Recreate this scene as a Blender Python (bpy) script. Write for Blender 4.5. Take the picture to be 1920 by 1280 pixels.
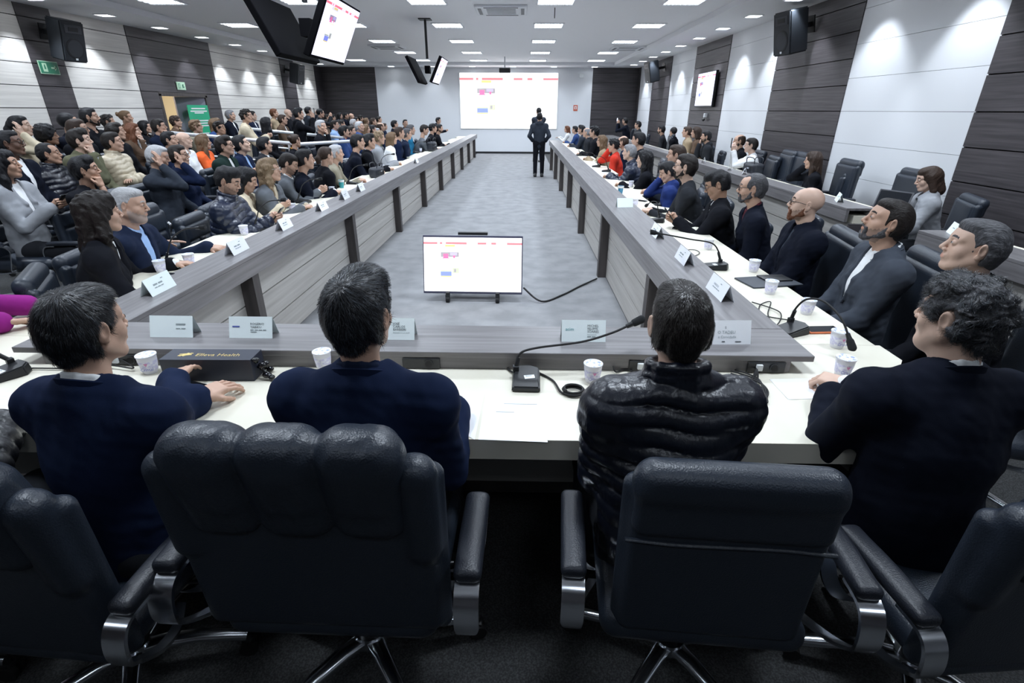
import bpy, bmesh, math, random
import numpy as np
from mathutils import Vector, Matrix
for o in list(bpy.data.objects): bpy.data.objects.remove(o)
S = bpy.context.scene
C = S.collection
rad = math.radians
rnd = random.Random(7)

# ------------------------------------------------------------------ camera
HCAM = 1.70
FPX = 968.0
RC = [[0.99982, 0.01118, -0.01565], [0.01885, -0.40904, 0.91232], [0.0038, -0.91245, -0.40917]]
cam = bpy.data.cameras.new('camera')
cam.sensor_width = 36
cam.lens = FPX * 36 / 1920
cam.clip_start = 0.02
co = bpy.data.objects.new('camera', cam)
C.objects.link(co)
m = Matrix.Identity(4)
for i in range(3):
    m[i][0] = RC[i][0]; m[i][1] = -RC[i][1]; m[i][2] = -RC[i][2]
m[2][3] = HCAM
co.matrix_world = m
cam.dof.use_dof = False
S.camera = co

def ray(px, py):
    v = ((px - 960) / FPX, (py - 640) / FPX, 1.0)
    return Vector([sum(RC[i][j] * v[j] for j in range(3)) for i in range(3)])
def at(px, py, x=None, y=None, z=None):
    """point of the room seen at a pixel, on the plane x=, y= or z="""
    d = ray(px, py)
    t = x / d[0] if x is not None else (y / d[1] if y is not None else (z - HCAM) / d[2])
    return Vector((0, 0, HCAM)) + d * t

# ------------------------------------------------------------------ world, exposure, lights
S.view_settings.view_transform = 'Standard'
S.view_settings.look = 'None'
S.view_settings.gamma = 1
S.view_settings.use_curve_mapping = False
S.view_settings.exposure = EXPOSURE = 0.35
w = bpy.data.worlds.new('world'); S.world = w; w.use_nodes = True
w.node_tree.nodes['Background'].inputs[0].default_value = (0.55, 0.68, 1, 1)
w.node_tree.nodes['Background'].inputs[1].default_value = 0.03
CEIL = 3.35; SOFF = 3.25
XL, XR, YB, YF = -8.2, 4.68, 23.4, -3.6
FIX = [(x, y) for y in (4.7, 7.4, 10.1, 12.8, 15.6, 18.5, 21.3) for x in (-6.1, -3.72, -1.62, .53, 2.65)] + [(x, y) for y in (1.9, -.9) for x in (-3.72, -1.62, .53, 2.65)]
def light(name, kind, loc, energy, color, rot=(0, 0, 0), **kw):
    l = bpy.data.lights.new(name, kind); l.energy = energy; l.color = color
    for k, v in kw.items(): setattr(l, k, v)
    o = bpy.data.objects.new(name, l); C.objects.link(o); o.location = loc; o.rotation_euler = rot
    return o
for x, y in FIX:
    light('fixture_light', 'AREA', (x, y, CEIL - .03), 32 if y > 3 else (26 if y > 0 else 5), (.80, .89, 1), size=.5, spread=rad(150))
DOWN_Y = [3.1 + 1.56 * i for i in range(13)]
for y in DOWN_Y:
    for x, s in ((-7.65, -1), (4.12, 1)):
        light('wall_downlight', 'SPOT', (x, y, SOFF - .02), 78, (.84, .91, 1), rot=(0, -s * rad(13), 0), spot_size=rad(78), spot_blend=.55, shadow_soft_size=.04)
for x in (-5.2, -3.6, -2, -.4, 1.2, 2.8):
    light('wall_downlight', 'SPOT', (x, 22.9, SOFF - .02), 16, (.84, .91, 1), rot=(rad(8), 0, 0), spot_size=rad(75), spot_blend=.6, shadow_soft_size=.04)

# ------------------------------------------------------------------ materials
MATS = {}
def mat(name, col, rough=.6, metal=0, emit=0, bump=None, var=None, spec=.5, coat=0, alpha=1, sheen=0, trans=0):
    """bump=(scale xyz or float, strength, distance); var=(scale xyz, second colour, low, high)"""
    if name in MATS: return MATS[name]
    m = bpy.data.materials.new(name); m.use_nodes = True
    nt = m.node_tree; b = nt.nodes['Principled BSDF']
    b.inputs['Base Color'].default_value = (*col, 1)
    b.inputs['Roughness'].default_value = rough; b.inputs['Metallic'].default_value = metal
    b.inputs['Specular IOR Level'].default_value = spec
    if coat: b.inputs['Coat Weight'].default_value = coat; b.inputs['Coat Roughness'].default_value = .15
    if sheen: b.inputs['Sheen Weight'].default_value = sheen
    if trans: b.inputs['Transmission Weight'].default_value = trans
    if emit:
        b.inputs['Emission Color'].default_value = (*col, 1); b.inputs['Emission Strength'].default_value = emit
    tc = None
    def coords(scale):
        nonlocal tc
        if tc is None: tc = nt.nodes.new('ShaderNodeTexCoord')
        mp = nt.nodes.new('ShaderNodeMapping')
        mp.inputs['Scale'].default_value = scale if hasattr(scale, '__len__') else (scale,) * 3
        nt.links.new(tc.outputs['Object'], mp.inputs[0]); return mp
    if bump:
        n = nt.nodes.new('ShaderNodeTexNoise'); n.inputs['Scale'].default_value = 1; n.inputs['Detail'].default_value = 3
        nt.links.new(coords(bump[0]).outputs[0], n.inputs['Vector'])
        bp = nt.nodes.new('ShaderNodeBump'); bp.inputs['Strength'].default_value = bump[1]; bp.inputs['Distance'].default_value = bump[2]
        nt.links.new(n.outputs[0], bp.inputs['Height']); nt.links.new(bp.outputs[0], b.inputs['Normal'])
    if var:
        n = nt.nodes.new('ShaderNodeTexNoise'); n.inputs['Scale'].default_value = 1; n.inputs['Detail'].default_value = 4
        nt.links.new(coords(var[0]).outputs[0], n.inputs['Vector'])
        r = nt.nodes.new('ShaderNodeValToRGB')
        r.color_ramp.elements[0].color = (*col, 1); r.color_ramp.elements[1].color = (*var[1], 1)
        r.color_ramp.elements[0].position = var[2]; r.color_ramp.elements[1].position = var[3]
        nt.links.new(n.outputs[0], r.inputs[0]); nt.links.new(r.outputs[0], b.inputs['Base Color'])
        if emit: nt.links.new(r.outputs[0], b.inputs['Emission Color'])
    MATS[name] = m
    return m
def leather_mat(name, col, rough=.38, bs=260, st=.35):
    if name in MATS: return MATS[name]
    m = mat(name, col, rough, bump=(bs, st, .002), spec=.5)
    nt = m.node_tree; b = nt.nodes['Principled BSDF']
    v = nt.nodes.new('ShaderNodeTexVoronoi'); v.inputs['Scale'].default_value = 230
    tc = [n for n in nt.nodes if n.bl_idname == 'ShaderNodeTexCoord'][0]
    nt.links.new(tc.outputs['Object'], v.inputs['Vector'])
    bp = nt.nodes.new('ShaderNodeBump'); bp.inputs['Strength'].default_value = .3; bp.inputs['Distance'].default_value = .0012
    old = b.inputs['Normal'].links[0].from_node
    nt.links.new(v.outputs['Distance'], bp.inputs['Height']); nt.links.new(old.outputs[0], bp.inputs['Normal']); nt.links.new(bp.outputs[0], b.inputs['Normal'])
    return m
M_dark = mat('dark_wood_laminate', (.040, .036, .040), .45, bump=((2, 2, 60), .25, .003), var=((3, 1.2, 40), (.082, .074, .080), .35, .7))
M_darky = mat('dark_wood_laminate_back', (.040, .036, .040), .45, bump=((2, 2, 60), .25, .003), var=((1.2, 3, 40), (.082, .074, .080), .35, .7))
M_groove = mat('groove_black', (.01, .01, .011), .8)
M_cream = mat('pale_wood_laminate', (.60, .58, .55), .5, bump=((2, 2, 50), .15, .002), var=((3, 1.0, 36), (.76, .74, .70), .3, .7))
M_white = mat('white_wall_panel', (.74, .76, .79), .55)
M_ceil = mat('ceiling_plaster', (.84, .85, .88), .8)
M_grey = mat('grey_wood_laminate', (.125, .118, .122), .38, var=((40, 1.6, 40), (.225, .215, .22), .3, .72), bump=((40, 2, 40), .1, .001))
M_greyx = mat('grey_wood_laminate_cross', (.125, .118, .122), .38, var=((1.6, 40, 40), (.225, .215, .22), .3, .72), bump=((2, 40, 40), .1, .001))
M_post = mat('dark_post_laminate', (.040, .034, .034), .5, var=((30, 30, 2), (.075, .065, .062), .3, .7))
M_desk = mat('ivory_desktop', (.70, .665, .55), .42, var=((3, 1.2, 3), (.78, .745, .64), .35, .7))
M_panel = mat('pale_panel_wood', (.40, .38, .355), .5, var=((3, 1.0, 30), (.54, .52, .49), .3, .7), bump=((2, 2, 40), .1, .001))
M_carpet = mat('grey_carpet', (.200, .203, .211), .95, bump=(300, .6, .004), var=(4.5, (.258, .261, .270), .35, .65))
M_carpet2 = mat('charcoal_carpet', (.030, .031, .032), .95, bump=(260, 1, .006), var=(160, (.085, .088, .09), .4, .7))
M_leather = leather_mat('black_leather', (.020, .027, .040), .36)
M_leather2 = leather_mat('black_leather_smooth', (.015, .018, .026), .42)
M_chrome = mat('chrome', (.80, .83, .88), .20, 1)
M_tvback = mat('television_shell', (.004, .004, .005), .9, spec=.05)
M_blackp = mat('black_plastic', (.012, .013, .015), .4)
M_rubber = mat('black_rubber', (.01, .01, .011), .7)
M_steel = mat('brushed_steel', (.62, .64, .68), .28, 1)
M_paper = mat('white_card', (.80, .83, .84), .7)
M_ink = mat('dark_ink', (.06, .075, .085), .7)
M_ink2 = mat('grey_ink', (.30, .35, .36), .7)
M_lamp = mat('fluorescent_tube', (.85, .93, 1), .5, emit=4.5)
M_down = mat('downlight_glass', (.9, .95, 1), .5, emit=7)

# ------------------------------------------------------------------ mesh helpers
def prop(o, label=None, cat=None, group=None, kind=None):
    if label: o['label'] = label
    if cat: o['category'] = cat
    if group: o['group'] = group
    if kind: o['kind'] = kind
    return o
def empty(name, loc=(0, 0, 0), rz=0, label=None, cat=None, group=None):
    o = bpy.data.objects.new(name, None); C.objects.link(o)
    o.location = loc; o.rotation_euler = (0, 0, rz); o.empty_display_size = .1
    return prop(o, label, cat, group)
class MB:
    """collects shapes, then builds ONE mesh object"""
    def __init__(s): s.bm = bmesh.new(); s.mats = []
    def mi(s, m):
        if m is None: return 0
        if m not in s.mats: s.mats.append(m)
        return s.mats.index(m)
    def _fin(s, vs, m, M=None):
        if M is not None: bmesh.ops.transform(s.bm, matrix=M, verts=vs)
        i = s.mi(m)
        for f in {f for v in vs for f in v.link_faces}: f.material_index = i
        return s
    def box(s, c, h, m=None, bev=0, rot=None, seg=2):
        r = bmesh.ops.create_cube(s.bm, size=2); vs = r['verts']
        for v in vs: v.co = Vector((v.co.x * h[0], v.co.y * h[1], v.co.z * h[2]))
        if bev:
            es = list({e for v in vs for e in v.link_edges})
            g = bmesh.ops.bevel(s.bm, geom=es, offset=bev, segments=seg, affect='EDGES', profile=.5)
            vs = list({v for f in g['faces'] for v in f.verts})
        M = Matrix.Translation(c) @ (rot.to_4x4() if rot is not None else Matrix.Identity(4))
        return s._fin(vs, m, M)
    def cyl(s, a, b, r, r2=None, m=None, n=20, cap=True):
        a, b = Vector(a), Vector(b); d = b - a
        g = bmesh.ops.create_cone(s.bm, cap_ends=cap, segments=n, radius1=r, radius2=r if r2 is None else r2, depth=d.length)
        M = Matrix.Translation((a + b) / 2) @ d.to_track_quat('Z', 'Y').to_matrix().to_4x4()
        return s._fin(g['verts'], m, M)
    def ball(s, c, r, m=None, n=14):
        g = bmesh.ops.create_uvsphere(s.bm, u_segments=n, v_segments=max(6, n // 2 + 1), radius=1)
        rr = r if hasattr(r, '__len__') else (r, r, r)
        return s._fin(g['verts'], m, Matrix.Translation(c) @ Matrix.Diagonal((*rr, 1)))
    def sweep(s, pts, prof, m=None, up=(0, 0, 1), closed=False, cap=True, side=None):
        """sweeps a closed 2D profile [(side, up)] along points"""
        pts = [Vector(p) for p in pts]; n = len(pts); rings = []
        up = Vector(up)
        for i, p in enumerate(pts):
            a = pts[i - 1] if (i or closed) else p; b = pts[(i + 1) % n] if (i < n - 1 or closed) else p
            t = (b - a).normalized(); sd = t.cross(up) if side is None else Vector(side)
            if sd.length < 1e-4: sd = t.cross(Vector((1, 0, .01)))
            sd.normalize(); u = sd.cross(t).normalized()
            sc = prof(i / (n - 1)) if callable(prof) else prof
            rings.append([s.bm.verts.new(p + sd * x + u * y) for x, y in sc])
        k = len(rings[0]); i0 = s.mi(m)
        for i in range(n if closed else n - 1):
            A, B = rings[i], rings[(i + 1) % n]
            for j in range(k):
                f = s.bm.faces.new((A[j], A[(j + 1) % k], B[(j + 1) % k], B[j])); f.material_index = i0
        if cap and not closed:
            s.bm.faces.new(rings[0][::-1]).material_index = i0; s.bm.faces.new(rings[-1]).material_index = i0
        return s
    def tube(s, pts, r, m=None, n=8, closed=False, up=(0, 0, 1)):
        if callable(r): pf = lambda t: [(r(t) * math.cos(2 * math.pi * i / n), r(t) * math.sin(2 * math.pi * i / n)) for i in range(n)]
        else: pf = [(r * math.cos(2 * math.pi * i / n), r * math.sin(2 * math.pi * i / n)) for i in range(n)]
        return s.sweep(pts, pf, m, up=up, closed=closed)
    def prism(s, poly, z0, z1, m=None, axis='z'):
        def P(a, b, c): return (a, b, c) if axis == 'z' else ((a, c, b) if axis == 'y' else (c, a, b))
        A = [s.bm.verts.new(P(x, y, z0)) for x, y in poly]; B = [s.bm.verts.new(P(x, y, z1)) for x, y in poly]
        i = s.mi(m); fs = [s.bm.faces.new(A[::-1]), s.bm.faces.new(B)]
        for j in range(len(A)):
            k = (j + 1) % len(A); fs.append(s.bm.faces.new((A[j], A[k], B[k], B[j])))
        for f in fs: f.material_index = i
        return s
    def quad(s, p, m=None):
        f = s.bm.faces.new([s.bm.verts.new(q) for q in p]); f.material_index = s.mi(m); return s
    def lathe(s, prof, c=(0, 0, 0), m=None, n=24):
        rings = [[s.bm.verts.new((c[0] + r * math.cos(2 * math.pi * j / n), c[1] + r * math.sin(2 * math.pi * j / n), c[2] + z)) for j in range(n)] for r, z in prof]
        i0 = s.mi(m)
        for A, B in zip(rings, rings[1:]):
            for j in range(n): s.bm.faces.new((A[j], A[(j + 1) % n], B[(j + 1) % n], B[j])).material_index = i0
        s.bm.faces.new(rings[0][::-1]).material_index = i0; s.bm.faces.new(rings[-1]).material_index = i0
        return s
    def build(s, name, m=None, parent=None, smooth=None, loc=None, rot=None, **kw):
        me = bpy.data.meshes.new(name); bmesh.ops.recalc_face_normals(s.bm, faces=s.bm.faces)
        s.bm.to_mesh(me); s.bm.free()
        for k in (s.mats or [m]): me.materials.append(k)
        if smooth: 
            me.polygons.foreach_set('use_smooth', [True] * len(me.polygons)); me.set_sharp_from_angle(angle=rad(smooth))
        o = bpy.data.objects.new(name, me); C.objects.link(o)
        if parent: o.parent = parent
        if loc is not None: o.location = loc
        if rot is not None: o.rotation_euler = rot
        return prop(o, **kw)
def copy_tree(o, parent=None):
    c = o.copy(); C.objects.link(c)
    if parent: c.parent = parent
    for ch in o.children: copy_tree(ch, c)
    return c
def spline(pts, n=8):
    """Catmull-Rom through the points"""
    P = [Vector(p) for p in pts]; P = [P[0]] + P + [P[-1]]; out = []
    for i in range(1, len(P) - 2):
        for k in range(n):
            t = k / n; a, b, c, d = P[i - 1:i + 3]
            out.append(.5 * ((2 * b) + (c - a) * t + (2 * a - 5 * b + 4 * c - d) * t * t + (3 * b - a - 3 * c + d) * t ** 3))
    out.append(P[-2]); return out
TXT = {}
def text_mesh(txt, size, align='LEFT'):
    k = (txt, size, align)
    if k in TXT: return TXT[k]
    c = bpy.data.curves.new('t', 'FONT'); c.body = txt; c.size = size; c.align_x = align; c.resolution_u = 2
    o = bpy.data.objects.new('t', c); C.objects.link(o); bpy.context.view_layer.update()
    me = bpy.data.meshes.new_from_object(o.evaluated_get(bpy.context.evaluated_depsgraph_get()))
    bpy.data.objects.remove(o); TXT[k] = me; return me
def add_text(txt, size, m, parent, loc, rot, align='LEFT', name='lettering', sx=1):
    me = text_mesh(txt, size, align).copy(); me.materials.clear(); me.materials.append(m)
    o = bpy.data.objects.new(name, me); C.objects.link(o); o.parent = parent
    o.location = loc; o.rotation_euler = rot; o.scale = (sx, 1, 1); return o
# ------------------------------------------------------------------ the room
def struct(name, mb, m=None, **kw): return mb.build(name, m, kind='structure', **kw)
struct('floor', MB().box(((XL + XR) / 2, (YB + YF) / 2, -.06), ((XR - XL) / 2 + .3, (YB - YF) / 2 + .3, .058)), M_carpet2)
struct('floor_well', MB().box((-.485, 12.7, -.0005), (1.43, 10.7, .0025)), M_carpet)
def planks(mb, axis, pos, a0, a1, z0, z1, m, side, n=0, th=.02, hh=.335, off=0.0):
    """horizontal cladding boards with thin dark joints; axis 'x' = wall plane x=pos running along y"""
    g = .006 if m is not M_white else .002
    zs = [z0]; z = off
    while z < z1 - .02:
        if z > z0 + .02: zs.append(z)
        z += hh
    zs.append(z1)
    for b, t in zip(zs, zs[1:]):
        c = ((a0 + a1) / 2, (b + t) / 2); h = ((a1 - a0) / 2, (t - b) / 2 - g)
        if axis == 'x': mb.box((pos + side * th / 2, c[0], c[1]), (th / 2, h[0], h[1]), m)
        else: mb.box((c[0], pos + side * th / 2, c[1]), (h[0], th / 2, h[1]), m)
# right wall: bands 2.5 m wide
mb = MB(); mb.box((XR + .08, (YB + YF) / 2, 1.7), (.08, (YB - YF) / 2 + .2, 1.7), M_groove)
for a, b, k in [(YF, .95, 'w'), (.95, 3.43, 'd'), (3.43, 5.9, 'd'), (5.9, 8.37, 'w'), (8.37, 10.83, 'd'), (10.83, 13.36, 'w'), (13.36, 15.88, 'd'), (15.88, 18.34, 'w'), (18.34, 20.82, 'd'), (20.82, 23.0, 'w'), (23.0, YB, 'd')]:
    if k == 'd': planks(mb, 'x', XR, a, b, 0, 3.3, M_dark, -1, th=.035, hh=.34)
    else: planks(mb, 'x', XR, a, b, 0, 3.3, M_white, -1, th=.02, hh=.425)
struct('wall_right', mb)
# left wall with a door opening
mb = MB(); DY0, DY1, DZ = 12.72, 14.58, 2.0
mb.box((XL - .1, (DY0 + YF) / 2, 1.7), (.08, (DY0 - YF) / 2, 1.7), M_groove).box((XL - .1, (DY1 + YB) / 2, 1.7), (.08, (YB - DY1) / 2, 1.7), M_groove).box((XL - .1, (DY0 + DY1) / 2, 2.7), (.08, (DY1 - DY0) / 2, .7), M_groove)
for a, b, k in [(YF, -1, 'c'), (-1, 1.5, 'c'), (1.5, 4.0, 'd'), (4.0, 5.6, 'c'), (5.6, 7.6, 'c'), (7.6, 9.58, 'c'), (9.58, 10.27, 'd'), (10.27, 11.2, 'c'), (11.2, 12.11, 'c'), (15.2, 17.3, 'c'), (17.3, 19.45, 'c'), (19.45, 20.6, 'd'), (20.6, 22.6, 'c'), (22.6, YB, 'd')]:
    planks(mb, 'x', XL, a, b, 0, 3.3, M_dark if k == 'd' else M_cream, 1, th=.035 if k == 'd' else .02, hh=.34)
for a, b, z0 in [(12.11, DY0, 0), (DY1, 15.2, 0), (DY0, DY1, DZ)]:
    planks(mb, 'x', XL, a, b, z0, 3.3, M_dark, 1, th=.035, hh=.34)
struct('wall_left', mb)
# back wall
mb = MB(); mb.box(((XL + XR) / 2, YB + .08, 1.7), ((XR - XL) / 2 + .2, .08, 1.7), M_groove)
mb.box(((-5.98 + 2.8) / 2, YB - .02, 1.7), (4.39, .03, 1.7), M_white)
planks(mb, 'y', YB, XL, -7.4, 0, 3.3, M_darky, -1, hh=.34); planks(mb, 'y', YB, -7.4, -5.98, 0, 3.3, M_darky, -1, hh=.34)
planks(mb, 'y', YB, 2.8, XR, 0, 3.3, M_darky, -1, hh=.34)
struct('wall_back', mb)
struct('baseboard_back', MB().box((-1.59, YB - .065, .04), (4.35, .012, .04)), M_blackp)
struct('wall_front', MB().box(((XL + XR) / 2, YF - .08, 1.7), ((XR - XL) / 2 + .2, .08, 1.7)), M_darky)
# ceiling: raised centre with a lower border
mb = MB(); IX0, IX1, IY1 = -7.0, 3.45, 22.2
mb.box(((IX0 + IX1) / 2, (YF + IY1) / 2, CEIL + .05), ((IX1 - IX0) / 2 + .3, (IY1 - YF) / 2 + .3, .05))
mb.box(((XL + IX0) / 2 - .1, (YF + YB) / 2, SOFF + .1), ((IX0 - XL) / 2 + .1, (YB - YF) / 2 + .2, .1))
mb.box(((XR + IX1) / 2 + .1, (YF + YB) / 2, SOFF + .1), ((XR - IX1) / 2 + .1, (YB - YF) / 2 + .2, .1))
mb.box(((IX0 + IX1) / 2, (IY1 + YB) / 2, SOFF + .1), ((IX1 - IX0) / 2, (YB - IY1) / 2, .1))
struct('ceiling', mb, M_ceil)
# left door: bright corridor behind a half open leaf with a green poster
mb = MB()
mb.box((XL - .03, DY0 - .0, DZ / 2), (.07, .04, DZ / 2), M_post).box((XL - .03, DY1, DZ / 2), (.07, .04, DZ / 2), M_post).box((XL - .03, (DY0 + DY1) / 2, DZ), (.07, (DY1 - DY0) / 2 + .04, .04), M_post)
struct('door_1', mb)
M_corr = mat('corridor_wall', (.82, .74, .58), .7)
mb = MB().box((XL - 2.2, 13.6, 1.4), (.05, 2.6, 1.6), M_corr).box((XL - 1.2, 16.2, 1.4), (1.1, .05, 1.6), M_corr).box((XL - 1.2, 11.0, 1.4), (1.1, .05, 1.6), M_corr).box((XL - 1.2, 13.6, 3.0), (1.1, 2.6, .05), M_corr).box((XL - 1.2, 13.6, -.03), (1.1, 2.6, .03), M_corr)
struct('wall_corridor', mb)
light('corridor_light', 'AREA', (XL - 1.1, 13.4, 2.9), 70, (1, .93, .8), size=1.0)
lf = MB().box((XL - .12, 14.08, .99), (.02, .46, .97), mat('door_leaf_grey', (.20, .19, .24), .5), rot=Matrix.Rotation(rad(-14), 3, 'Z')).build('door_leaf', kind='structure')
MB().tube(spline([(XL - .07, 13.72, 1.0), (XL - .02, 13.72, 1.0), (XL - .02, 13.84, 1.0)]), .012, M_steel).build('door_handle', parent=lf, smooth=40)
gp = empty('poster', (XL + .03, 14.1, 0), 0, 'green vertical poster with white text lines hung in the left doorway', 'poster')
MB().box((0, 0, 1.28), (.008, .44, .5), mat('poster_green', (.02, .42, .22), .5)).build('sheet', parent=gp)
mb = MB()
for i, (z, wd) in enumerate([(1.70, .3), (1.64, .36), (1.60, .2), (1.42, .34), (1.36, .30), (1.30, .36), (1.12, .25), (1.06, .33)]): mb.box((.0095, 0, z), (.001, wd, .014))
mb.build('lettering', M_paper, gp)
pb = empty('potted_branch', (XL - .9, 13.0, 0), 0, 'dark leafless twisted branch standing in the bright corridor', 'plant')
mb = MB(); mb.lathe([(.12, 0), (.16, .02), (.19, .35), (.17, .35)], m=M_blackp)
mb.build('pot', parent=pb, smooth=40)
mb = MB(); r2 = random.Random(3)
for i in range(7):
    a = r2.uniform(0, 6.28); p = [Vector((0, 0, .3))]
    for k in range(5): p.append(p[-1] + Vector((math.cos(a) * .13 + r2.uniform(-.06, .06), math.sin(a) * .16 + r2.uniform(-.06, .06), r2.uniform(.2, .38))))
    mb.tube(spline(p, 4), lambda t: .022 * (1.1 - t), M_post, n=6)
mb.build('branch', parent=pb, smooth=60)

# ------------------------------------------------------------------ ceiling fixtures
def fixture():
    t = empty('ceiling_light', (0, 0, 0))
    mb = MB()
    for s in (-1, 1): mb.box((s * .31, 0, -.008), (.012, .32, .012)).box((0, s * .31, -.008), (.32, .012, .012))
    mb.build('frame', M_ceil, t)
    mb = MB().box((0, 0, -.001), (.30, .30, .001)); mb.build('reflector', mat('reflector', (.75, .8, .85), .3, .4), t)
    for i in range(4): MB().cyl((-.29, -.21 + .14 * i, -.014), (.29, -.21 + .14 * i, -.014), .009, n=8).build('tube', M_lamp, t)
    mb = MB()
    for i in range(1, 9): mb.box((-.3 + .0667 * i, 0, -.012), (.004, .3, .011))
    mb.build('louvre', M_steel, t); return t
lx = {-6.1: 'leftmost', -3.72: 'second', -1.62: 'middle', .53: 'fourth', 2.65: 'rightmost'}
ly = {21.3: 'row nearest the projection wall', 18.5: 'second row from the projection wall', 15.6: 'third row from the projection wall', 12.8: 'fourth row from the projection wall', 10.1: 'fifth row from the projection wall', 7.4: 'sixth row from the projection wall', 4.7: 'seventh row from the projection wall', 1.9: 'row right above the head table', -.9: 'row behind the head table chairs'}
proto = None
for x, y in FIX:
    o = proto = fixture() if proto is None else None or proto
    if (x, y) != FIX[0]: o = copy_tree(proto)
    o.location = (x, y, CEIL)
    prop(o, f'square louvred ceiling light, {lx[x]} column, {ly[y]}', 'ceiling light', 'louvred lights in the ceiling')
def downlight():
    t = empty('recessed_downlight')
    mb = MB(); mb.box((0, .125, -.004), (.13, .008, .006)).box((0, -.125, -.004), (.13, .008, .006)).box((.125, 0, -.004), (.008, .13, .006)).box((-.125, 0, -.004), (.008, .13, .006))
    mb.build('trim_ring', M_ceil, t); MB().box((0, 0, -.002), (.115, .115, .002)).build('diffuser', M_down, t); return t
pd = None
for i, y in enumerate(DOWN_Y):
    for x, nm in ((-7.65, 'left'), (4.12, 'right')):
        if pd is None: o = pd = downlight()
        else: o = copy_tree(pd)
        o.location = (x, y, SOFF)
        k = len(DOWN_Y) - i
        wd = ['', 'nearest the screen wall', 'second', 'third', 'fourth', 'fifth', 'sixth', 'seventh', 'eighth', 'ninth', 'tenth', 'eleventh', 'twelfth', 'thirteenth'][k]
        prop(o, f'small square downlight along the {nm} wall, {wd}' + (' from the screen wall' if k > 1 else ''), 'downlight', f'downlights along the {nm} wall')
for i, x in enumerate((-5.2, -3.6, -2, -.4, 1.2, 2.8)):
    o = copy_tree(pd); o.location = (x, 22.9, SOFF)
    prop(o, f'small square downlight over the screen wall, {["first", "second", "third", "fourth", "fifth", "sixth"][i]} from its left end', 'downlight', 'downlights over the screen wall')
def cassette(loc, lab):
    t = empty('air_conditioner', loc, 0, lab, 'air conditioner', 'ceiling air conditioning cassettes')
    MB().box((0, 0, -.02), (.46, .46, .02), M_white, bev=.012).build('panel', parent=t)
    mb = MB()
    for s in (-1, 1): mb.box((s * .38, 0, -.042), (.03, .3, .003)).box((0, s * .38, -.042), (.3, .03, .003))
    mb.build('air_slot', mat('slot_grey', (.2, .21, .22), .6), t)
    mb = MB().box((0, 0, -.042), (.26, .26, .003), mat('grille_grey', (.42, .43, .45), .6))
    for i in range(12): mb.box((0, -.24 + .043 * i, -.047), (.25, .006, .004), M_white)
    mb.build('grille', parent=t)
cassette((-.4, 10.9, CEIL), 'square ceiling air conditioner above the middle of the open floor')
cassette((3.0, 17.1, CEIL), 'square ceiling air conditioner near the right wall, beyond the wall screen')
cassette((-3.9, 16.9, CEIL), 'square ceiling air conditioner behind the hanging screens')
o = empty('smoke_detector', (.55, 10.75, CEIL), 0, 'thin grey pipe stub hanging from the ceiling beside the air conditioner', 'pipe')
MB().cyl((0, 0, 0), (0, 0, -.16), .008, m=M_post, n=8).build('pipe', parent=o)

# ------------------------------------------------------------------ screens
E_ = 1.0
def emat(n, c, e): return mat('screen_' + n, c, .4, emit=e, spec=.2)
def page(parent, W, H, e, tint=(1, 1, 1), name='display'):
    """a web page on a screen in the local xz plane facing -y; origin at the screen centre"""
    T = lambda c: tuple(a * b for a, b in zip(c, tint)); tg = f'{tint[0]:.2f}{e:.1f}'
    mb = MB()
    def rc(x0, z0, x1, z1, m, d): # fractions from the top left
        mb.box((-W / 2 + W * (x0 + x1) / 2, -d, H / 2 - H * (z0 + z1) / 2), (W * (x1 - x0) / 2, .0004, H * (z1 - z0) / 2), m)
    wh = emat('white' + tg, T((1, 1, 1)), e); rd = emat('red' + tg, T((.85, .16, .18)), e); pk = emat('pink' + tg, T((1, .75, .76)), e)
    rc(0, 0, 1, 1, wh, 0); rc(.0, .085, 1, .125, rd, .001)
    for a, b in ((.14, .165), (.19, .225), (.44, .55), (.64, .69), (.74, .85)): rc(a, .09, b, .12, pk, .002)
    cols = {'y': T((.75, .62, .2)), 'g': T((.45, .5, .35)), 'v': T((.42, .38, .55)), 'r': T((.75, .15, .3)), 'b': T((.2, .25, .6)), 'k': T((.3, .28, .3)), 'l': T((.6, .72, .95)), 'o': T((.95, .85, .5)), 's': T((.7, .72, .74))}
    cm = {k: emat(k + tg, v, e * .8) for k, v in cols.items()}
    for x0, z0, x1, z1, k in [(.175, .13, .36, .19, 's'), (.22, .13, .32, .17, 'y'), (.175, .27, .36, .36, 'k'), (.2, .3, .25, .37, 'r'), (.27, .28, .34, .33, 'v'), (.24, .27, .27, .33, 's'), (.19, .37, .26, .39, 'r'), (.3, .33, .32, .38, 'r'), (.175, .40, .36, .42, 'o'),
                              (.17, .60, .285, .63, 'g'), (.17, .63, .285, .71, 'b'), (.17, .71, .285, .73, 'y'), (.295, .56, .36, .66, 'g'), (.31, .58, .33, .64, 'k'), (.295, .70, .36, .71, 'o'), (.17, .88, .36, .892, 's'), (.25, .86, .262, .885, 'l'), (.79, .955, .84, .962, 's')]:
        rc(x0, z0, x1, z1, cm[k], .0015 + .0006 * 'sgkrvyoblw'.index(k))
    return mb.build(name, parent=parent)
# projected picture on a hanging screen sheet
p = empty('projection_screen', (-.575, YB - .085, 2.02), 0, 'wide white projection on the far wall showing a web page with a red bar', 'projection screen')
MB().box((0, .012, 0), (2.02, .008, 1.05), M_paper).build('sheet', parent=p)
page(p, 3.96, 2.06, 1.3).location = (0, 0, 0)
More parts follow.
